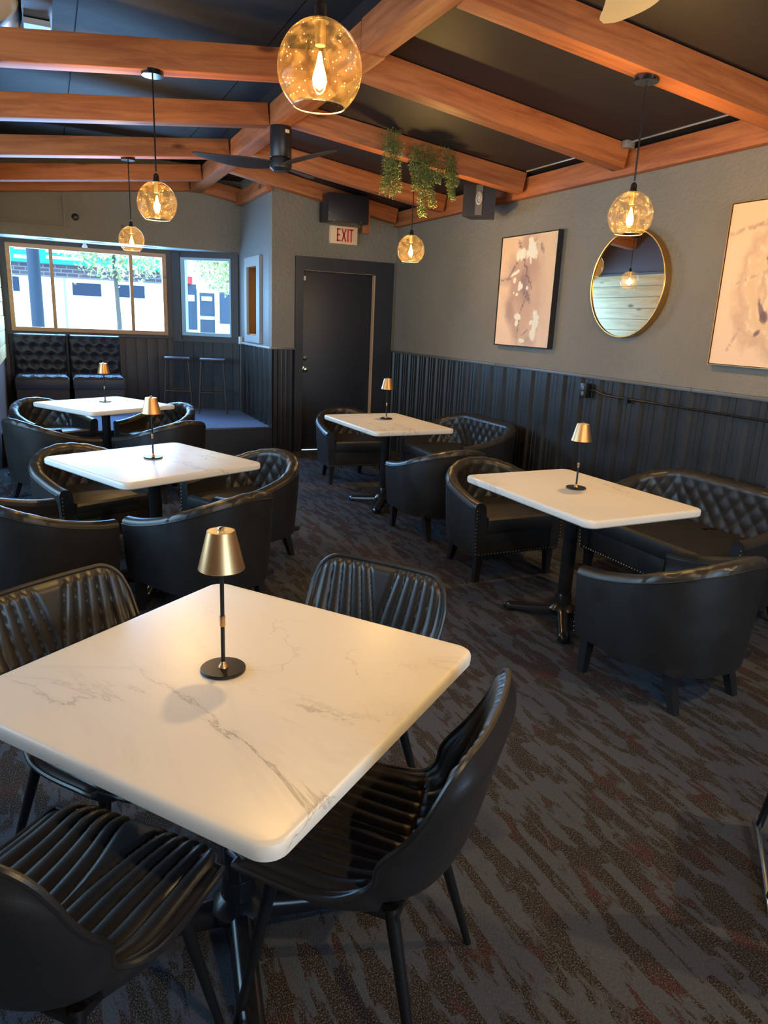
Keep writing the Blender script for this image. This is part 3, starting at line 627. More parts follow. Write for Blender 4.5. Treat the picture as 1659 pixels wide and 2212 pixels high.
# ------------------------------------------------------------------ DINING CHAIRS
def make_dining():
    root = empty('dining_chair')
    ctrl = [(.262,.418),(.250,.446),(.205,.462),(.10,.455),(-.02,.447),(-.115,.446),(-.180,.468),(-.218,.525),(-.240,.60),(-.258,.68),(-.276,.76),(-.296,.838)]
    # catmull-rom
    pts = []
    for i in range(len(ctrl)-1):
        p0, p1, p2, p3 = ctrl[max(0,i-1)], ctrl[i], ctrl[i+1], ctrl[min(len(ctrl)-1,i+2)]
        for k in range(12):
            t = k/12; pts.append(tuple(.5*((2*p1[j])+(-p0[j]+p2[j])*t+(2*p0[j]-5*p1[j]+4*p2[j]-p3[j])*t*t+(-p0[j]+3*p1[j]-3*p2[j]+p3[j])*t**3) for j in (0,1)))
    pts.append(ctrl[-1]); LL = [0]
    for i in range(1, len(pts)): LL.append(LL[-1]+math.dist(pts[i], pts[i-1]))
    tot = LL[-1]
    def cen(s):
        s = max(0, min(tot, s)); i = 0
        lo, hi = 0, len(LL)-1
        while hi-lo > 1:
            mid = (lo+hi)//2
            if LL[mid] <= s: lo = mid
            else: hi = mid
        t = (s-LL[lo])/max(1e-9, LL[hi]-LL[lo]); a, b = pts[lo], pts[hi]
        return (a[0]+(b[0]-a[0])*t, a[1]+(b[1]-a[1])*t)
    def nrm(s):
        a, b = cen(s-.012), cen(s+.012); dy, dz = b[0]-a[0], b[1]-a[1]; l = math.hypot(dy, dz); return (dz/l, -dy/l) if False else (-(-dz)/l, -dy/l)
    def interp(tab, s):
        for (a, va), (b, vb) in zip(tab, tab[1:]):
            if s <= b: t = (s-a)/(b-a); t = t*t*(3-2*t); return va+(vb-va)*t
        return tab[-1][1]
    SJ = .40          # arc position of the seat / back junction
    Wt = [(0,.215),(.10,.238),(.30,.246),(SJ,.232),(.55,.250),(.70,.256),(tot,.248)]
    Kt = [(0,.0),(.14,.006),(.28,.018),(SJ-.03,.060),(SJ+.10,.165),(SJ+.20,.125),(SJ+.31,.060),(tot,.030)]
    rT, rF = .075, .075
    def s_range(u):
        ex = 0; W1 = .238
        x = abs(u)*W1
        c1 = rT-sqrt(max(0, rT*rT-max(0, x-(W1-rT))**2)); c0 = rF-sqrt(max(0, rF*rF-max(0, x-(.215-rF))**2))
        return c0*1.0, tot-c1*1.25
    def B(u, s):
        w_ = interp(Wt, s); k = .098*math.exp(-((s-SJ-.13)/.165)**2)+.03*sstep(SJ, tot, s); y, z = cen(s)
        g = abs(u)**2.4*k
        # the sides lift upward on the seat and forward on the back, turning smoothly between the two
        ph = RAD(84)*sstep(SJ-.17, SJ+.27, s)
        return (u*w_*(1-.10*abs(u)**2*min(1, k/.15)), y+sin(ph)*g, z+cos(ph)*g)
    def P(u, s, off=0):
        p = B(u, s)
        if off == 0: return p
        e = .004; ua, ub = max(-1, u-e), min(1, u+e); sa, sb = max(0, s-e), min(tot, s+e)
        n_ = (Vector(B(ub, s))-Vector(B(ua, s))).cross(Vector(B(u, sb))-Vector(B(u, sa))).normalized()
        if n_.z+n_.y < 0: n_ = -n_
        return tuple(Vector(p)+n_*off)
    def chan(u, s):
        au = abs(u)
        if s > SJ: b = (s-SJ)/(tot-SJ); e0 = .03+.20*b**1.4
        else: b = (SJ-s)/SJ; e0 = .06+.22*b**1.3
        c = (au-e0)/(.90-e0)+.10*sin(pi*b)*(1-au)
        if c < 0: return min(1, (-c*(.90-e0)*16))**.5
        if c > 1: return min(1, (c-1)*14)**.5
        return abs(sin(pi*c*5))**.5
    NU = 120
    def pad(s0, s1, n):
        rows = []
        for i in range(n+1):
            t = i/n; r = []
            for j in range(NU+1):
                u = -1+2*j/NU; a, b = s_range(u); s = a+(b-a)*(s0+(s1-s0)*t)
                e = min(1, (1-abs(u))/.14); e *= sstep(0, .03, (s-a))*sstep(0, .03, (b-s)); cr = sstep(0, .018, abs(s-SJ))
                d = .002+.004*e+.0115*chan(u, s)*e*(.25+.75*cr)
                r.append(P(u, s, d))
            rows.append(r)
        return MB().grid(rows)
    f = SJ/tot
    fix_normals(pad(0, f, 46).build('seat', 'vinyl', root)); fix_normals(pad(f, 1, 60).build('backrest', 'vinyl', root))
    rows = []
    for i in range(61):
        r = []
        for j in range(49):
            u = -1+2*j/48; a, b = s_range(u); s = a+(b-a)*i/60
            e = 1-max(abs(u), 0)**8; e2 = sstep(0, .045, s-a)*sstep(0, .045, b-s)
            th = -.006-.040*e*e2*(1.25 if s < SJ else .75); r.append(P(u, s, th))
        rows.append(r)
    b = MB().grid(rows)
    # edge band between cover and padding
    ed = [P(-1+2*j/48, s_range(-1+2*j/48)[0]) for j in range(49)] + [P(1, s_range(1)[0]+(s_range(1)[1]-s_range(1)[0])*i/60) for i in range(61)] + [P(1-2*j/48, s_range(1-2*j/48)[1]) for j in range(49)] + [P(-1, s_range(-1)[0]+(s_range(-1)[1]-s_range(-1)[0])*(1-i/60)) for i in range(61)]
    fix_normals(b.build('shell', 'vinyl', root))
    cl_ = []
    for p_ in ed:
        if not cl_ or math.dist(p_, cl_[-1]) > .004: cl_.append(p_)
    MB().tube(cl_, .0075, 8, False, None, True).build('piping', 'vinyl', root)
    MB().box(-.17,.17,-.15,.17,.385,.405,bev=.004).build('seat_frame', 'metal_black', root)
    for sx in (-1, 1):
        for (y0, y1) in ((.15,.215), (-.13,-.235)):
            MB().tube([(sx*.155, y0, .41), (sx*(.155+.065), y1, 0)], [.0165, .0095], 14).build('leg', 'metal_black', root)
    return root
dc = make_dining()
for i, (x, y, a, lab) in enumerate(((.60,1.32,135,'channel-tufted dining chair on the right of the front table, seat and back fully shown'),(.735,1.86,217,'channel-tufted dining chair behind the front table by the aisle, only its back showing'),(.10,1.96,303,'channel-tufted dining chair at far left of the front table, back cut by the frame'),(-.05,1.325,44,'channel-tufted dining chair in the bottom left corner with its seat pushed under the front table'))):
    place(dc, i > 0, x, y, a, lab, 'chair', 'channel tufted dining chairs at the front table')

# ------------------------------------------------------------------ PENDANTS
def make_pendant(n, x, y, zc, ztop, label, power=BULB_W):
    root = empty('globe_pendant', (x, y, zc)); R = .12
    prof = []
    a0, a1 = RAD(-52), RAD(77)
    for i in range(41): a = a0+(a1-a0)*i/40; prof.append((R*cos(a), R*sin(a)*(1.06 if a > 0 else 1)))
    MB().lathe(prof, 64).build('globe', 'globe_glass', root)
    g = root.children[0]; me = g.data
    import bmesh
    bm = bmesh.new(); bm.from_mesh(me); 
    bmesh.ops.delete(bm, geom=[f for f in bm.faces if len(f.verts) > 4], context='FACES_ONLY'); bm.to_mesh(me); bm.free()
    MB().tube([(R*cos(a0)*cos(t), R*cos(a0)*sin(t), R*sin(a0)) for t in [2*pi*i/48 for i in range(48)]], .0022, 8, False, None, True).build('globe_rim', thin_rim, root)
    MB().lathe([(.024,.118),(.024,.122),(.017,.135),(.0165,.160),(.010,.168),(.006,.172)], 24).build('socket', 'metal_black', root)
    MB().lathe([(.0145,.060),(.0155,.085),(.0155,.120)], 20).build('bulb_cap', 'brass', root)
    bl = [(.0150,.062),(.020,.045),(.028,.015),(.032,-.015),(.030,-.038),(.022,-.056),(.010,-.066),(.001,-.069)]
    MB().lathe(bl, 28).build('bulb', 'bulb_glass', root)
    fl = MB().lathe([(.001,.046),(.0045,.042),(.009,.018),(.0175,-.012),(.0185,-.028),(.013,-.043),(.001,-.052)], 16); fl.build('filament_glow', 'filament_glow', root)  # filament swollen so its shape stands in for the bulb's bloom
    MB().tube([(0,0,.18), (0,0,ztop-zc-.02)], .0048, 8).build('rod', 'metal_black', root)
    MB().lathe([(.001,ztop-zc-.024),(.063,ztop-zc-.024),(.065,ztop-zc-.021),(.065,ztop-zc+.004)], 36).build('canopy', canopy_m, root)
    li = bpy.data.lights.new('pendant_or_fill_bulb', 'POINT'); li.energy = power; li.color = BULB_COL; li.shadow_soft_size = .027
    lo = bpy.data.objects.new('pendant_or_fill_bulb', li); C.objects.link(lo); lo.location = (x, y, zc-.012); 
    tag(root, label, 'pendant light', 'seeded glass globe pendants')
    return root
thin_rim = mat('glass_rim', (1,.88,.62), .1, spec=.8); thin_rim.node_tree.nodes['Principled BSDF'].inputs['Transmission Weight'].default_value = .85
canopy_m = mat('dark_chrome', (.10,.10,.11), .12, .9)
make_pendant(1, .752, 2.165, 2.300, zl(.75)+.004, 'large glass globe pendant hanging above the foreground table')
make_pendant(2, .672, 4.96, 2.268, zl(.67)+.004, 'glass globe pendant over the left middle table, in front of the window wall')
make_pendant(3, .80, 7.76, 2.278, zl(.8)+.004, 'smallest glass globe pendant overlapping the top of the bay window')
make_pendant(4, 2.985, 3.32, 2.243, zr(2.985)+.004, 'glass globe pendant in front of the oval mirror')
make_pendant(5, 2.945, 5.97, 2.233, zr(2.945)+.004, 'glass globe pendant below the hanging plants near the door')
# bare unseen bulbs added behind the camera to help the room light
for x, y in ((.75,-.6),(2.95,.55)):
    li = bpy.data.lights.new('pendant_or_fill_bulb', 'POINT'); li.energy = BULB_W; li.color = BULB_COL; li.shadow_soft_size = .02
    lo = bpy.data.objects.new('pendant_or_fill_bulb', li); C.objects.link(lo); lo.location = (x, y, 2.26)

# ------------------------------------------------------------------ CEILING FANS
def make_fan(x, y, z, ang, blade_m, label):
    root = empty('ceiling_fan', (x, y, z), RAD(ang))
    MB().lathe([(.085,.05),(.088,.055),(.088,.275),(.084,.285),(.001,.285)], 32).build('housing', 'black_plastic', root)
    MB().lathe([(.001,-.055),(.06,-.052),(.088,-.03),(.092,.0),(.088,.045),(.080,.05)], 32).build('motor_hub', 'black_plastic', root)
    MB().box(-.02,.02,-.0885,-.087,.225,.25).build('rating_label', 'sign_face', root).rotation_euler = (0,0,RAD(20-ang))
    for k in range(3):
        a = RAD(120*k); rows = []
        for i in range(21):
            t = i/20; r = .06+t*.64
            wv = .045+.05*sin(pi*min(1, t*1.15)**.8)*1.0
            if t > .82: wv *= sqrt(max(0.002, 1-((t-.82)/.18)**2))
            sw = -.05*sin(pi*t*.9); up = .03*t*t
            row = []
            for j in range(9):
                q = -1+j/4; row.append((r, sw+q*wv, .0+up+q*wv*.28*(1-.5*t)))
            rows.append(row)
        b = MB().grid(rows); b.grid([[(p[0], p[1], p[2]-.009) for p in r] for r in rows])
        for jj in (0, 8): b.grid([[r[jj], (r[jj][0], r[jj][1], r[jj][2]-.009)] for r in rows])
        o = b.build('blade', blade_m, root); o.rotation_euler = (0,0,a); fix_normals(o)
    return tag(root, label, 'ceiling fan', 'three-bladed ceiling fans under the ridge beam')
M['blade_dark'] = mat('dark_blade', (.03,.022,.018), .38); M['blade_wood'] = mat('pale_blade', (.86,.62,.30), .5)
make_fan(1.83, 6.20, 2.825, 172, 'blade_dark', 'black ceiling fan below the ridge beam, left of the hanging plants')
make_fan(1.79, 2.05, 2.80, 62, 'blade_wood', 'ceiling fan whose pale wooden blade tip dips in at the top right')

# ------------------------------------------------------------------ WALL ART AND MIRROR
def fbm(x, y, o=4):
    s = 0; a = .5
    for i in range(o): s += a*mnoise.noise(Vector((x, y, 3.1*i))); x *= 2.03; y *= 2.03; a *= .55
    return s
def painting(y0, y1, z0, z1, fn, label, edge):
    root = empty('canvas_painting', (XR-.02, (y0+y1)/2, z0)); W_, H_ = y1-y0, z1-z0; nx, nz = 190, 220
    vs = []; cols = []
    for j in range(nz+1):
        for i in range(nx+1):
            u, v_ = i/nx, j/nz; vs.append((-.028, W_/2-u*W_, v_*H_)); cols.append(fn(u, v_))
    fs = [(j*(nx+1)+i, j*(nx+1)+i+1, (j+1)*(nx+1)+i+1, (j+1)*(nx+1)+i) for j in range(nz) for i in range(nx)]
    mt = mat('painted_canvas', (1,1,1), .55, spec=.3); n = N(mt); at = n.n('ShaderNodeVertexColor'); at.layer_name = 'paint'; n.base(at.outputs[0]); n.bump(n.noise(n.coord(), 180, 2), .15, .002)
    o = MB().add(vs, fs).build('canvas', mt, root)
    ca = o.data.color_attributes.new('paint', 'FLOAT_COLOR', 'POINT')
    buf = []
    for c in cols: buf += [c[0], c[1], c[2], 1]
    ca.data.foreach_set('color', buf)
    MB().box(-.0275, .02, -W_/2, W_/2, 0, H_).build('stretcher', 'canvas_edge', root)
    t = .005; b = MB()
    for a in ((-W_/2-t-.004,-W_/2-.004,-t-.004,H_+t+.004),(W_/2+.004,W_/2+t+.004,-t-.004,H_+t+.004)): b.box(-.036,.02,a[0],a[1],a[2],a[3])
    b.box(-.036,.02,-W_/2-.004,W_/2+.004,-t-.004,-.004).box(-.036,.02,-W_/2-.004,W_/2+.004,H_+.004,H_+t+.004); b.build('floater_frame', edge, root)
    return tag(root, label, 'painting', 'abstract canvas paintings on the right wall')
def mixc(a, b, t): t = max(0, min(1, t)); return tuple(a[i]+(b[i]-a[i])*t for i in range(3))
BG, MAUVE, DEEP, CREAM, TAN = (.78,.55,.38), (.42,.25,.19), (.14,.085,.095), (.78,.74,.60), (.50,.32,.22)
def ell(u, v_, cx_, cy_, rx, ry, ns=.25, fq=4, soft=.35, rot=0, seed=0):
    du, dv = u-cx_, v_-cy_; c, s = cos(rot), sin(rot); du, dv = (du*c+dv*s)/rx, (-du*s+dv*c)/ry
    d = math.hypot(du, dv)+ns*fbm(u*fq*2+seed, v_*fq*2-seed)*2.2; return 1-max(0, min(1, (d-(1-soft))/(2*soft)))
def stroke(u, v_, x0, y0, x1, y1, wd, seed=0):
    dx, dy = x1-x0, y1-y0; t = max(0, min(1, ((u-x0)*dx+(v_-y0)*dy)/(dx*dx+dy*dy))); n_ = fbm(t*5+seed, seed)*.05
    d = math.hypot(u-(x0+dx*t)-n_, v_-(y0+dy*t)-n_); return max(0, min(1, 1.6-d/wd))*(.6+.4*sin(pi*min(1, t+.1)))
def art1(u, v_):
    c = mixc(BG, (.70,.47,.27), v_*.7); c = mixc(c, TAN, .5*ell(u, v_, .62,.55,.26,.36,.3,2,.5,.1,1))
    for q in ((.52,.93,.13,.11,MAUVE,.75,2),(.44,.70,.22,.14,MAUVE,.6,3),(.24,.72,.13,.10,MAUVE,.45,4),(.40,.52,.18,.16,MAUVE,.75,5),(.50,.56,.09,.12,DEEP,.6,6),(.62,.70,.16,.12,MAUVE,.6,7),(.25,.33,.09,.11,DEEP,.55,8),(.35,.40,.20,.13,MAUVE,.45,9),(.50,.22,.18,.20,TAN,.75,10),(.38,.17,.08,.09,MAUVE,.5,11),(.66,.04,.12,.06,MAUVE,.6,12),(.10,.60,.12,.05,MAUVE,.5,13),(.30,.24,.06,.10,MAUVE,.4,14),(.66,.50,.10,.22,TAN,.5,15),(.76,.26,.05,.2,MAUVE,.25,16)):
        c = mixc(c, q[4], q[5]*ell(u, v_, q[0], q[1], q[2], q[3], .35, 3.2, .45, 0, q[6]))
    for q in ((.36,.80,.16,.62,.012,1),(.0,.61,.22,.62,.008,2),(.43,.78,.62,.52,.012,3),(.56,.48,.60,.40,.016,4),(.52,.42,.44,.30,.011,5),(.45,.30,.42,.02,.008,6),(.33,.95,.37,.88,.016,7),(.73,.90,.78,.84,.016,8),(.50,.50,.56,.42,.012,9),(.60,.14,.52,.10,.010,10)):
        c = mixc(c, DEEP, .75*stroke(u, v_, *q))
    for q in ((.38,.83,.095,.055,21),(.58,.85,.10,.085,22),(.56,.93,.05,.06,23),(.30,.61,.030,.030,24),(.42,.545,.045,.032,25),(.36,.475,.022,.016,26),(.30,.49,.02,.014,27),(.54,.53,.022,.018,28),(.42,.26,.055,.030,29),(.40,.21,.03,.03,30),(.74,.22,.06,.10,31),(.72,.12,.060,.055,32),(.52,.05,.05,.018,33),(.30,.67,.07,.018,34),(.66,.22,.03,.02,35),(.40,.58,.025,.012,36)):
        c = mixc(c, CREAM, ell(u, v_, q[0], q[1], q[2], q[3], .5, 6, .14, .3 if q[4] in (34,) else 0, q[4]))
    return c
def art2(u, v_):
    c = mixc(BG, (.70,.48,.28), v_*.6); du, dv = (u-.62)/.46, (v_-.48)/.40; r = math.hypot(du, dv); nn = fbm(u*6, v_*6)
    rr = r+nn*.35; c = mixc(c, TAN, .75*max(0, 1-abs(rr-.98)/.20)); c = mixc(c, (.62,.42,.24), .8*max(0, 1-abs(rr-.72)/.2)); c = mixc(c, MAUVE, .6*max(0, 1-abs(rr-.55)/.10)*(nn > -.1)); c = mixc(c, (.74,.58,.40), max(0, 1-abs(rr-.84)/.05)*(fbm(u*14, v_*14) > .0))
    for q in ((.40,.80,.03,.03,1),(.52,.76,.06,.04,2),(.46,.70,.05,.05,3),(.40,.65,.03,.05,4),(.38,.36,.022,.07,5),(.42,.30,.03,.05,6),(.38,.20,.035,.02,7),(.62,.86,.08,.02,8),(.55,.50,.06,.05,9),(.80,.60,.05,.1,10),(.86,.35,.03,.08,11)): c = mixc(c, DEEP, .85*ell(u, v_, q[0], q[1], q[2], q[3], .55, 6, .2, .6, q[4]))
    for q in ((.02,.82,.42,.88,.012,1),(.22,.84,.50,.98,.008,2),(.10,.50,.38,.58,.007,3),(.15,.10,.22,.22,.012,4)): c = mixc(c, MAUVE, .7*stroke(u, v_, *q))
    return c
painting(5.225, 6.06, 1.456, 2.419, art1, 'canvas with mauve and white abstract blossoms beside the oval mirror', 'canvas_edge')
painting(2.65, 3.485, 1.447, 2.418, art2, 'canvas with swirling tan rings cut off by the right frame edge', 'brass')
# round mirror
mr = empty('oval_mirror', (XR-.03, 4.345, 1.965)); RM = .378
MB().lathe([(RM,-.016),(RM,.022),(.001,.022)], 96, Matrix.Rotation(RAD(-90), 4, 'Y')).build('glass', 'mirror', mr)
T = Matrix.Rotation(RAD(-90), 4, 'Y')
MB().lathe([(RM-.001,-.028),(RM+.009,-.028),(RM+.010,.028),(RM+.008,.031),(RM-.001,.031)], 96, T, close=True).build('rim', 'brass', mr)
tag(mr, 'round mirror in a thin gold rim between the two canvases', 'mirror')

# ------------------------------------------------------------------ EXIT SIGN, BOX, SPEAKER
ex = empty('exit_sign', (3.275, YB, 2.487))
ex_o = MB().box(-.172,.172,-.055,-.0,0,.198,bev=.006).build('sign_body', 'sign_face', ex)
def letter(strokes, x0):
    b = MB()
    for (xa, za, xb, zb_, wd) in strokes:
        d = Vector((xb-xa, 0, zb_-za)); L = d.length; a = math.atan2(d.z, d.x)
        T = Matrix.Translation((x0+xa, -.0585, za)) @ Matrix.Rotation(-a, 4, 'Y'); b.box(-wd/2*.0, L, 0, .004, -wd/2, wd/2, T)
    return b
z0, z1, wd = .028, .172, .016
letter([(.008,z0,.008,z1,wd),(0,z0+.008,.048,z0+.008,wd),(0,.10,.042,.10,wd),(0,z1-.008,.048,z1-.008,wd)], -.092).build('letter', 'red_paint', ex)
letter([(.004,z0,.054,z1,wd),(.054,z0,.004,z1,wd)], -.032).build('letter', 'red_paint', ex)
letter([(.0,z0,.0,z1,wd)], .048).build('letter', 'red_paint', ex)
letter([(.024,z0,.024,z1,wd),(-.002,z1-.008,.052,z1-.008,wd)], .066).build('letter', 'red_paint', ex)
tag(ex, 'cream EXIT sign with red letters above the black door', 'sign')
bx = empty('wall_cabinet', (3.20, YB-.25, 2.69))
MB().box(-.247,.247,-.13,.07,0,.30,bev=.006).build('case', 'black_plastic', bx)
for x, z in ((-.235,.09),(-.17,.012),(.15,.012)): MB().lathe([(.006,0),(.005,.003),(.0005,.004)], 8, Matrix.Translation((x,-.13,z)) @ Matrix.Rotation(RAD(90),4,'X')).build('screw', 'chrome', bx)
MB().box(-.22,.22,.07,.249,.02,.24).build('wall_bracket', 'black_plastic', bx)
tag(bx, 'black box mounted over the EXIT sign below a joist', 'cabinet')
sp = empty('wall_speaker', (3.72, 6.12, 2.585), RAD(-42))
MB().prism([(-.15,-.11),(.15,-.11),(.11,.12),(-.11,.12)], 0, .275).build('cabinet', 'black_plastic', sp)
MB().box(-.032,.032,-.118,-.108,.01,.265).build('front_strip', mat('grey_strip', (.09,.08,.085), .5), sp)
T = Matrix.Translation((0,-.118,.15)) @ Matrix.Rotation(RAD(90),4,'X')
o = MB().lathe([(.001,.0),(.012,.004),(.020,.002),(.026,.010),(.036,.008),(.038,0)], 24, T @ Matrix.Diagonal((.85,1.6,1,1))).build('tweeter_horn', 'grey_metal', sp)
MB().box(-.05,.05,.12,.27,.10,.18).build('mount', 'black_plastic', sp)
tag(sp, 'black wedge speaker with silver oval horn high on the right wall', 'speaker')

# ------------------------------------------------------------------ HANGING GREENERY
def strand(pts, name, parent, r0, r1, dens):
    b = MB(); b.tube(pts, .0022, 5)
    P_ = [Vector(p) for p in pts]
    for i in range(dens):
        t = random.random()**.85; k = t*(len(P_)-1); a = int(min(k, len(P_)-2)); p = P_[a].lerp(P_[a+1], k-a)
        r = (r0+(r1-r0)*t)*sqrt(random.random()); th = random.uniform(0, 2*pi)
        q = p+Vector((r*cos(th), r*sin(th)*.7, random.uniform(-.012,.012)))
        sz = random.uniform(.009,.016); d = Vector((cos(th), sin(th), random.uniform(-1.1,-.1))).normalized()
        s_ = d.cross(Vector((0,0,1))).normalized()*sz*.45; up = Vector((0,0,sz*.25))
        b.add([q, q+d*sz*.6+s_, q+d*sz*1.5, q+d*sz*.6-s_, q+d*sz*.6+up], [(0,1,4),(1,2,4),(2,3,4),(3,0,4)])
    return b.build(name, 'leaf', parent)
def plant(x, y, strands, label):
    root = empty('hanging_plant', (x, y, 3.0))
    MB().tube([(-.09,.0,.0),(0,0,.06),(.09,0,.0)], .006, 6).build('twig', 'bark', root)
    for x0, x1, zt_, zb_, r0, r1, dn_ in strands:
        pts = [(x0+(x1-x0)*(t**.8)+.012*sin(t*7+x0*40), -.03-.03*t, zt_+(zb_-zt_)*t) for t in [i/7 for i in range(8)]]
        strand(pts, 'strand', root, r0, r1, dn_)
    return tag(root, label, 'plant', 'trailing greenery hung on a roof joist')
plant(2.70, 5.90, ((-.06,-.09,.14,-.36,.055,.030,650),(.0,-.02,.20,-.38,.05,.028,650),(.04,.02,.06,-.34,.045,.025,480),(-.02,-.06,.10,-.30,.06,.030,500)), 'trailing green plant on the joist, left clump with pale tips')
plant(2.98, 5.90, ((-.10,-.09,.06,-.30,.05,.03,560),(-.03,.0,.02,-.50,.06,.032,900),(.03,.08,.0,-.42,.06,.03,700),(.09,.12,.06,-.22,.07,.04,700),(-.02,.02,.08,-.2,.08,.05,700)), 'trailing green plant on the joist, longest middle clump above the small globe')
plant(3.20, 5.88, ((.0,.04,.06,-.34,.05,.028,700),(-.04,.0,.08,-.16,.07,.04,600),(.05,.06,.0,-.22,.04,.03,450)), 'trailing green plant on the joist, right clump next to the speaker')

# ------------------------------------------------------------------ BAR STOOLS, BENCHES
def make_stool():
    r = empty('bar_stool'); 
    MB().box(-.165,.165,-.15,.15,.695,.725,bev=.010).build('seat', 'tufted', r)
    for sx in (-1,1):
        for sy in (-1,1): MB().tube([(sx*.14,sy*.12,.70),(sx*.185,sy*.165,0)], .011, 8).build('leg', stool_m, r)
    for sy in (-1,1): MB().tube([(-.167,sy*.148,.28),(.167,sy*.148,.28)], .007, 8).build('footrest', stool_m, r)
    for sx in (-1,1): MB().tube([(sx*.167,-.148,.28),(sx*.167,.148,.28)], .007, 8).build('footrest', stool_m, r)
    return r
stool_m = mat('stool_metal', (.06,.05,.045), .4, .4)
s0 = make_stool(); s0.location = (1.56, 10.14, PZ+.002); s0.rotation_euler = (0,0,RAD(-8))
tag(s0, 'backless black bar stool on the platform, nearer the tufted bench', 'stool', 'bar stools below the bay window')
s1 = copy_tree(s0); s1.location = (1.99, 9.92, PZ+.002); s1.rotation_euler = (0,0,RAD(-12)); tag(s1, 'backless black bar stool on the platform, nearer the corner', 'stool', 'bar stools below the bay window')
def make_bench():
    r = empty('tufted_bench'); W_ = .62
    def tuft(nx, ny, fx, d0):
        rows = []
        for j in range(ny+1):
            row = []
            for i in range(nx+1):
                u, v_ = i/nx, j/ny; bu = 1e9
                for a in range(5):
                    for b_ in range(5):
                        cu, cv = (a+.5*(b_ % 2))/4.5+.04, (b_+.5)/5; bu = min(bu, math.hypot((u-cu)*1.0, (v_-cv)*1.0))
                e = min(1, min(u, 1-u, v_, 1-v_)/.07)**.5; row.append(fx(u, v_, d0*e*min(1, (bu/.12))**.7))
            rows.append(row)
        return MB().grid(rows)
    b = tuft(44, 44, lambda u, v_, d: (-W_/2+u*W_, .0-d, .42+v_*.545), .05); b.box(-W_/2, W_/2, 0, .075, .30, .965, bev=.012); b.build('backrest', 'tufted', r)
    b = tuft(44, 30, lambda u, v_, d: (-W_/2+u*W_, -.50+v_*.49, .43+d), .05); b.box(-W_/2, W_/2, -.50, 0, .30, .43, bev=.012); b.build('seat', 'tufted', r)
    MB().box(-W_/2+.01, W_/2-.01, -.47, .05, .0, .30).build('plinth', 'black_paint', r)
    return r
b0 = make_bench(); b0.location = (-.105, 10.47, PZ+.002); b0['label'] = ''
tag(b0, 'dark tufted bench section under the bay window, left one', 'bench', 'tufted bench sections under the bay window')
b1 = copy_tree(b0); b1.location = (.555, 10.47, PZ+.002); tag(b1, 'dark tufted bench section under the bay window, right one next to the stools', 'bench', 'tufted bench sections under the bay window')

# ------------------------------------------------------------------ SMALL FIXTURES
ol = empty('outlet_box', (XR-.028, 4.67, 1.09)); MB().box(-.045,.0,-.038,.038,0,.115,bev=.005).build('box', 'metal_black', ol)
for z in (.032,.078): MB().lathe([(.018,0),(.018,.004),(.014,.005),(.001,.005)], 16, Matrix.Translation((-.045,0,z)) @ Matrix.Rotation(RAD(-90),4,'Y')).build('socket', mat('outlet_grey', (.10,.10,.11), .4), ol)
tag(ol, 'surface-mounted outlet box on the ribbed wall below the mirror', 'outlet')
cd = empty('wall_conduit', (XR-.04, 4.6, 1.16))
MB().tube([(0,.03,-.005),(0,-.05,-.006),(0,-.12,-.022),(0,-.2,-.030),(0,-3.0,-.032)], .0075, 8).build('pipe', 'metal_black', cd)
MB().box(-.012,.03,-.42,-.38,-.06,-.022).build('clamp', 'metal_black', cd)
tag(cd, 'black conduit running right from the outlet along the ribbed wall', 'conduit')
for i, (y0, y1, lab) in enumerate(((3.30,4.42,'thin metal conduit at the ceiling edge beyond the nearer joist'),(4.62,5.68,'thin metal conduit at the ceiling edge above the first canvas'))):
    o = MB().tube([(XR-.11,y0,2.935),(XR-.11,y1,2.935)], .007, 8).build('ceiling_conduit', 'grey_metal'); tag(o, lab, 'conduit', 'metal conduits above the ledger beam')
jb = MB().box(XR-.16,XR-.08,4.40,4.45,2.895,2.945,bev=.004).build('junction_box', 'grey_metal'); tag(jb, 'small grey junction box at the ceiling edge beside a joist', 'electrical box')
dt = empty('spiral_duct', (-.17, 3.6, 3.24)); b = MB(); pr = []
for i in range(110):
    t = i/109; pr.append((.155+.004*(1 if i % 5 == 0 else 0), -1.9+3.6*t))
b.lathe(pr, 36, Matrix.Rotation(RAD(-90), 4, 'X')); b.build('pipe', 'duct', dt)
MB().box(.165,.30,1.35,1.62,-.115,-.085).build('bracket', 'duct', dt); MB().box(.16,.31,.6,1.62,-.08,.20).build('black_chase', 'black_plastic', dt)
tag(dt, 'galvanised spiral duct above the joists in the top left corner', 'duct')
sn = empty('sprinkler_sensor', (.396, YU, 2.683)); MB().lathe([(.042,0),(.040,.02),(.026,.03),(.022,.055),(.001,.06)], 24, Matrix.Rotation(RAD(90),4,'X')).build('body', 'black_plastic', sn)
tag(sn, 'small round dark sensor on the wall above the bay window', 'sensor')
ps = MB().box(.915,.955,YU-.02,YU,2.60,2.64,bev=.004).build('wall_sensor', mat('brown_box', (.12,.08,.06), .5)); tag(ps, 'tiny brown box on the upper wall near the middle pendant', 'sensor')
rl = []
for i, (x, lab) in enumerate(((.06,'left recessed light ring in the bay soffit'),(.645,'middle recessed light ring in the bay soffit'),(1.27,'right recessed light ring in the bay soffit'))):
    o = MB().lathe([(.085,-.001),(.105,-.006),(.108,0),(.080,.0),(.070,.02),(.001,.022)], 32).build('recessed_light', mat('light_ring', (.25,.27,.3), .4) if i == 0 else bpy.data.objects['recessed_light'].data.materials[0]); o.location = (x, 10.3, 2.424); tag(o, lab, 'recessed light', 'recessed lights in the bay soffit')
ck = empty('track_spot', (.50, 10.42, 2.42)); MB().lathe([(.012,0),(.03,-.03),(.034,-.05),(.001,-.052)], 20).build('head', 'white_plastic', ck); tag(ck, 'little white spotlight under the bay soffit', 'spotlight')
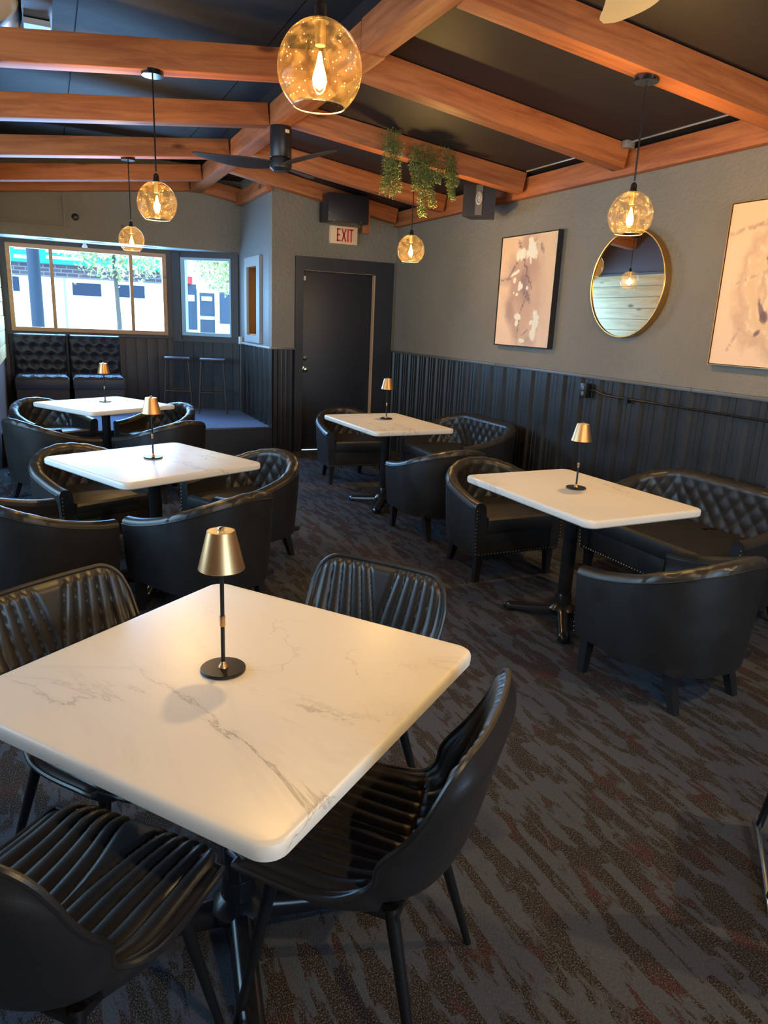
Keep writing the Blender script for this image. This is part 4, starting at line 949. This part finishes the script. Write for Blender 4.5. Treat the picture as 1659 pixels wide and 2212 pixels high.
wbx = MB().box(XC-.05,XC-.005,YU-.14,YU-.09,1.235,1.335,bev=.005).build('thermostat', 'white_plastic'); tag(wbx, 'small white box in the corner beside the slanted window', 'sensor')
# chair at the extreme right with a chrome leg
hc = empty('sled_chair', (2.106, 1.032, 0), RAD(43.2))      # local +X runs along the floor rails, away from the camera
for sy in (-1, 1):
    MB().tube([(-.23, sy*.235, .010), (.23, sy*.235, .010)], .0095, 12).build('floor_rail', 'chrome', hc)
    for x0, x1 in ((-.16,-.10),(.19,.15)): MB().tube([(x0, sy*.232, .018), (x1, sy*.19, .43)], .012, 10).build('leg', 'metal_black', hc)
MB().box(-.20,.20,-.20,.20,.43,.475,bev=.018).build('seat', 'vinyl', hc)
MB().box(-.235,-.195,-.19,.19,.55,.83,bev=.016).build('backrest', 'vinyl', hc)
for sy in (-1, 1): MB().tube([(-.19, sy*.15, .44), (-.22, sy*.15, .60)], .010, 8).build('back_post', 'metal_black', hc)
tag(hc, 'black chair with a bright chrome floor rail showing at the right frame edge', 'chair')

# ------------------------------------------------------------------ OUTSIDE, ACROSS THE STREET
st = struct(MB().box(-30, 40, 11.1, 60, -.35, -.25).build('ground_outside', 'ext_road'))
YF = 20.0
fb = empty('shop_building', (2, YF, -.25))
def ep(x0, x1, z0, z1, d, name, m): o = MB().box(x0, x1, YF-d, YF+.2, z0, z1).build(name, m, fb); o.matrix_parent_inverse = Matrix.Translation(fb.location).inverted(); return o
ep(-9, 2.75, -.25, 2.32, .0, 'ground_floor_wall', 'ext_white'); ep(-9, 2.75, 2.32, 2.62, .05, 'brick_band', 'brick'); ep(-9, 2.75, 2.62, 5.2, .02, 'upper_wall', 'ext_white')
ep(-3.2, 2.7, 2.62, 3.25, .12, 'sign_board', 'ext_teal')
for x0, x1, z0, z1 in ((-.6,-.3,2.9,3.1),(-.62,-.32,2.70,2.78),(.08,1.0,2.88,2.98),(.08,.9,2.73,2.80),(.9,2.4,2.86,2.95)): ep(x0, x1, z0, z1, .13, 'sign_stripe', 'ext_white')
for x0, x1, z0, z1 in ((-.95,-.55,1.95,2.28),(.62,1.28,1.92,2.22),(1.65,2.32,1.93,2.23)): ep(x0, x1, z0, z1, .03, 'shop_window', 'ext_glass')
ep(.42,.47,1.0,2.3,.03,'downpipe','grey_metal')
tag(fb, 'white shopfront across the street with brick band and teal sign', 'building')
pl = empty('street_pole', (.02, 16.5, -.25)); MB().lathe([(.13,0),(.12,1),(.115,6)], 20).build('shaft', 'ext_dark', pl); pl.location = (-.17, 16.5, -.25); tag(pl, 'thick dark street pole outside the left pane', 'pole')
f2 = empty('corner_shop', (6.5, 22, -.25))
def ep2(x0, x1, z0, z1, d, name, m): o = MB().box(x0, x1, 22-d, 22.2, z0, z1).build(name, m, f2); o.matrix_parent_inverse = Matrix.Translation(f2.location).inverted(); return o
ep2(2.7, 14, -.25, 5.2, 0, 'wall', 'ext_white')
for q in ((2.78,3.12,.7,1.98,.05,'dark_panel','ext_blue'),(2.76,3.14,1.98,2.06,.3,'awning','ext_cyan'),(2.80,3.0,2.16,2.36,.2,'red_sign','red_paint'),(3.72,3.98,1.15,2.42,.05,'shop_window','ext_blue'),(3.74,3.92,1.95,2.12,.07,'poster','ext_white'),(3.72,3.84,2.42,2.62,.25,'red_sign','red_paint'),(4.0,4.06,.3,2.3,.1,'door_post','ext_white'),(4.06,4.50,1.55,2.2,.06,'door_panel','ext_blue'),(4.12,4.42,1.98,2.1,.09,'door_sign','ext_white'),(4.06,4.50,.5,1.45,.06,'door_panel','ext_glass'),(4.50,4.58,.3,2.3,.1,'door_post','ext_white'),(4.66,4.98,1.35,2.25,.05,'shop_window','ext_blue'),(5.1,5.4,1.0,2.1,.05,'shop_window','ext_blue')): ep2(*q)
tag(f2, 'shop on the far corner with blue doors and a red sign', 'building')
tr = empty('street_tree', (2.6, 15.5, -.25)); MB().tube([(0,0,0),(.05,0,1.6),(.0,.1,3.2)], [.055,.045,.03], 10).build('trunk', 'bark', tr)
b = MB()
for i in range(5200):
    th, ph = random.uniform(0,2*pi), math.acos(random.uniform(-1,1)); r = random.random()**.4
    q = Vector((.25+1.45*r*sin(ph)*cos(th), .8*r*sin(ph)*sin(th), 3.35+.95*r*cos(ph)+.18*mnoise.noise(Vector((th*2,ph*2,0))))); s_ = random.uniform(.03,.06)
    a_ = Vector((random.uniform(-1,1),random.uniform(-1,1),random.uniform(-1,1))).normalized()*s_; b_ = a_.cross(Vector((random.uniform(-1,1),random.uniform(-1,1),1))).normalized()*s_*.6
    b.add([q-a_, q+b_, q+a_, q-b_], [(0,1,2,3)])
b.build('foliage', 'tree_leaf', tr)
tr.location = (1.25, 15.5, -.25); tag(tr, 'leafy green and yellow street tree outside the middle of the bay window', 'tree', 'street trees outside')
t2 = copy_tree(tr); t2.location = (3.95, 16.6, -.25); t2.scale = (.85,.85,.93); t2.rotation_euler = (0,0,2); tag(t2, 'street tree filling the top of the slanted window', 'tree', 'street trees outside')
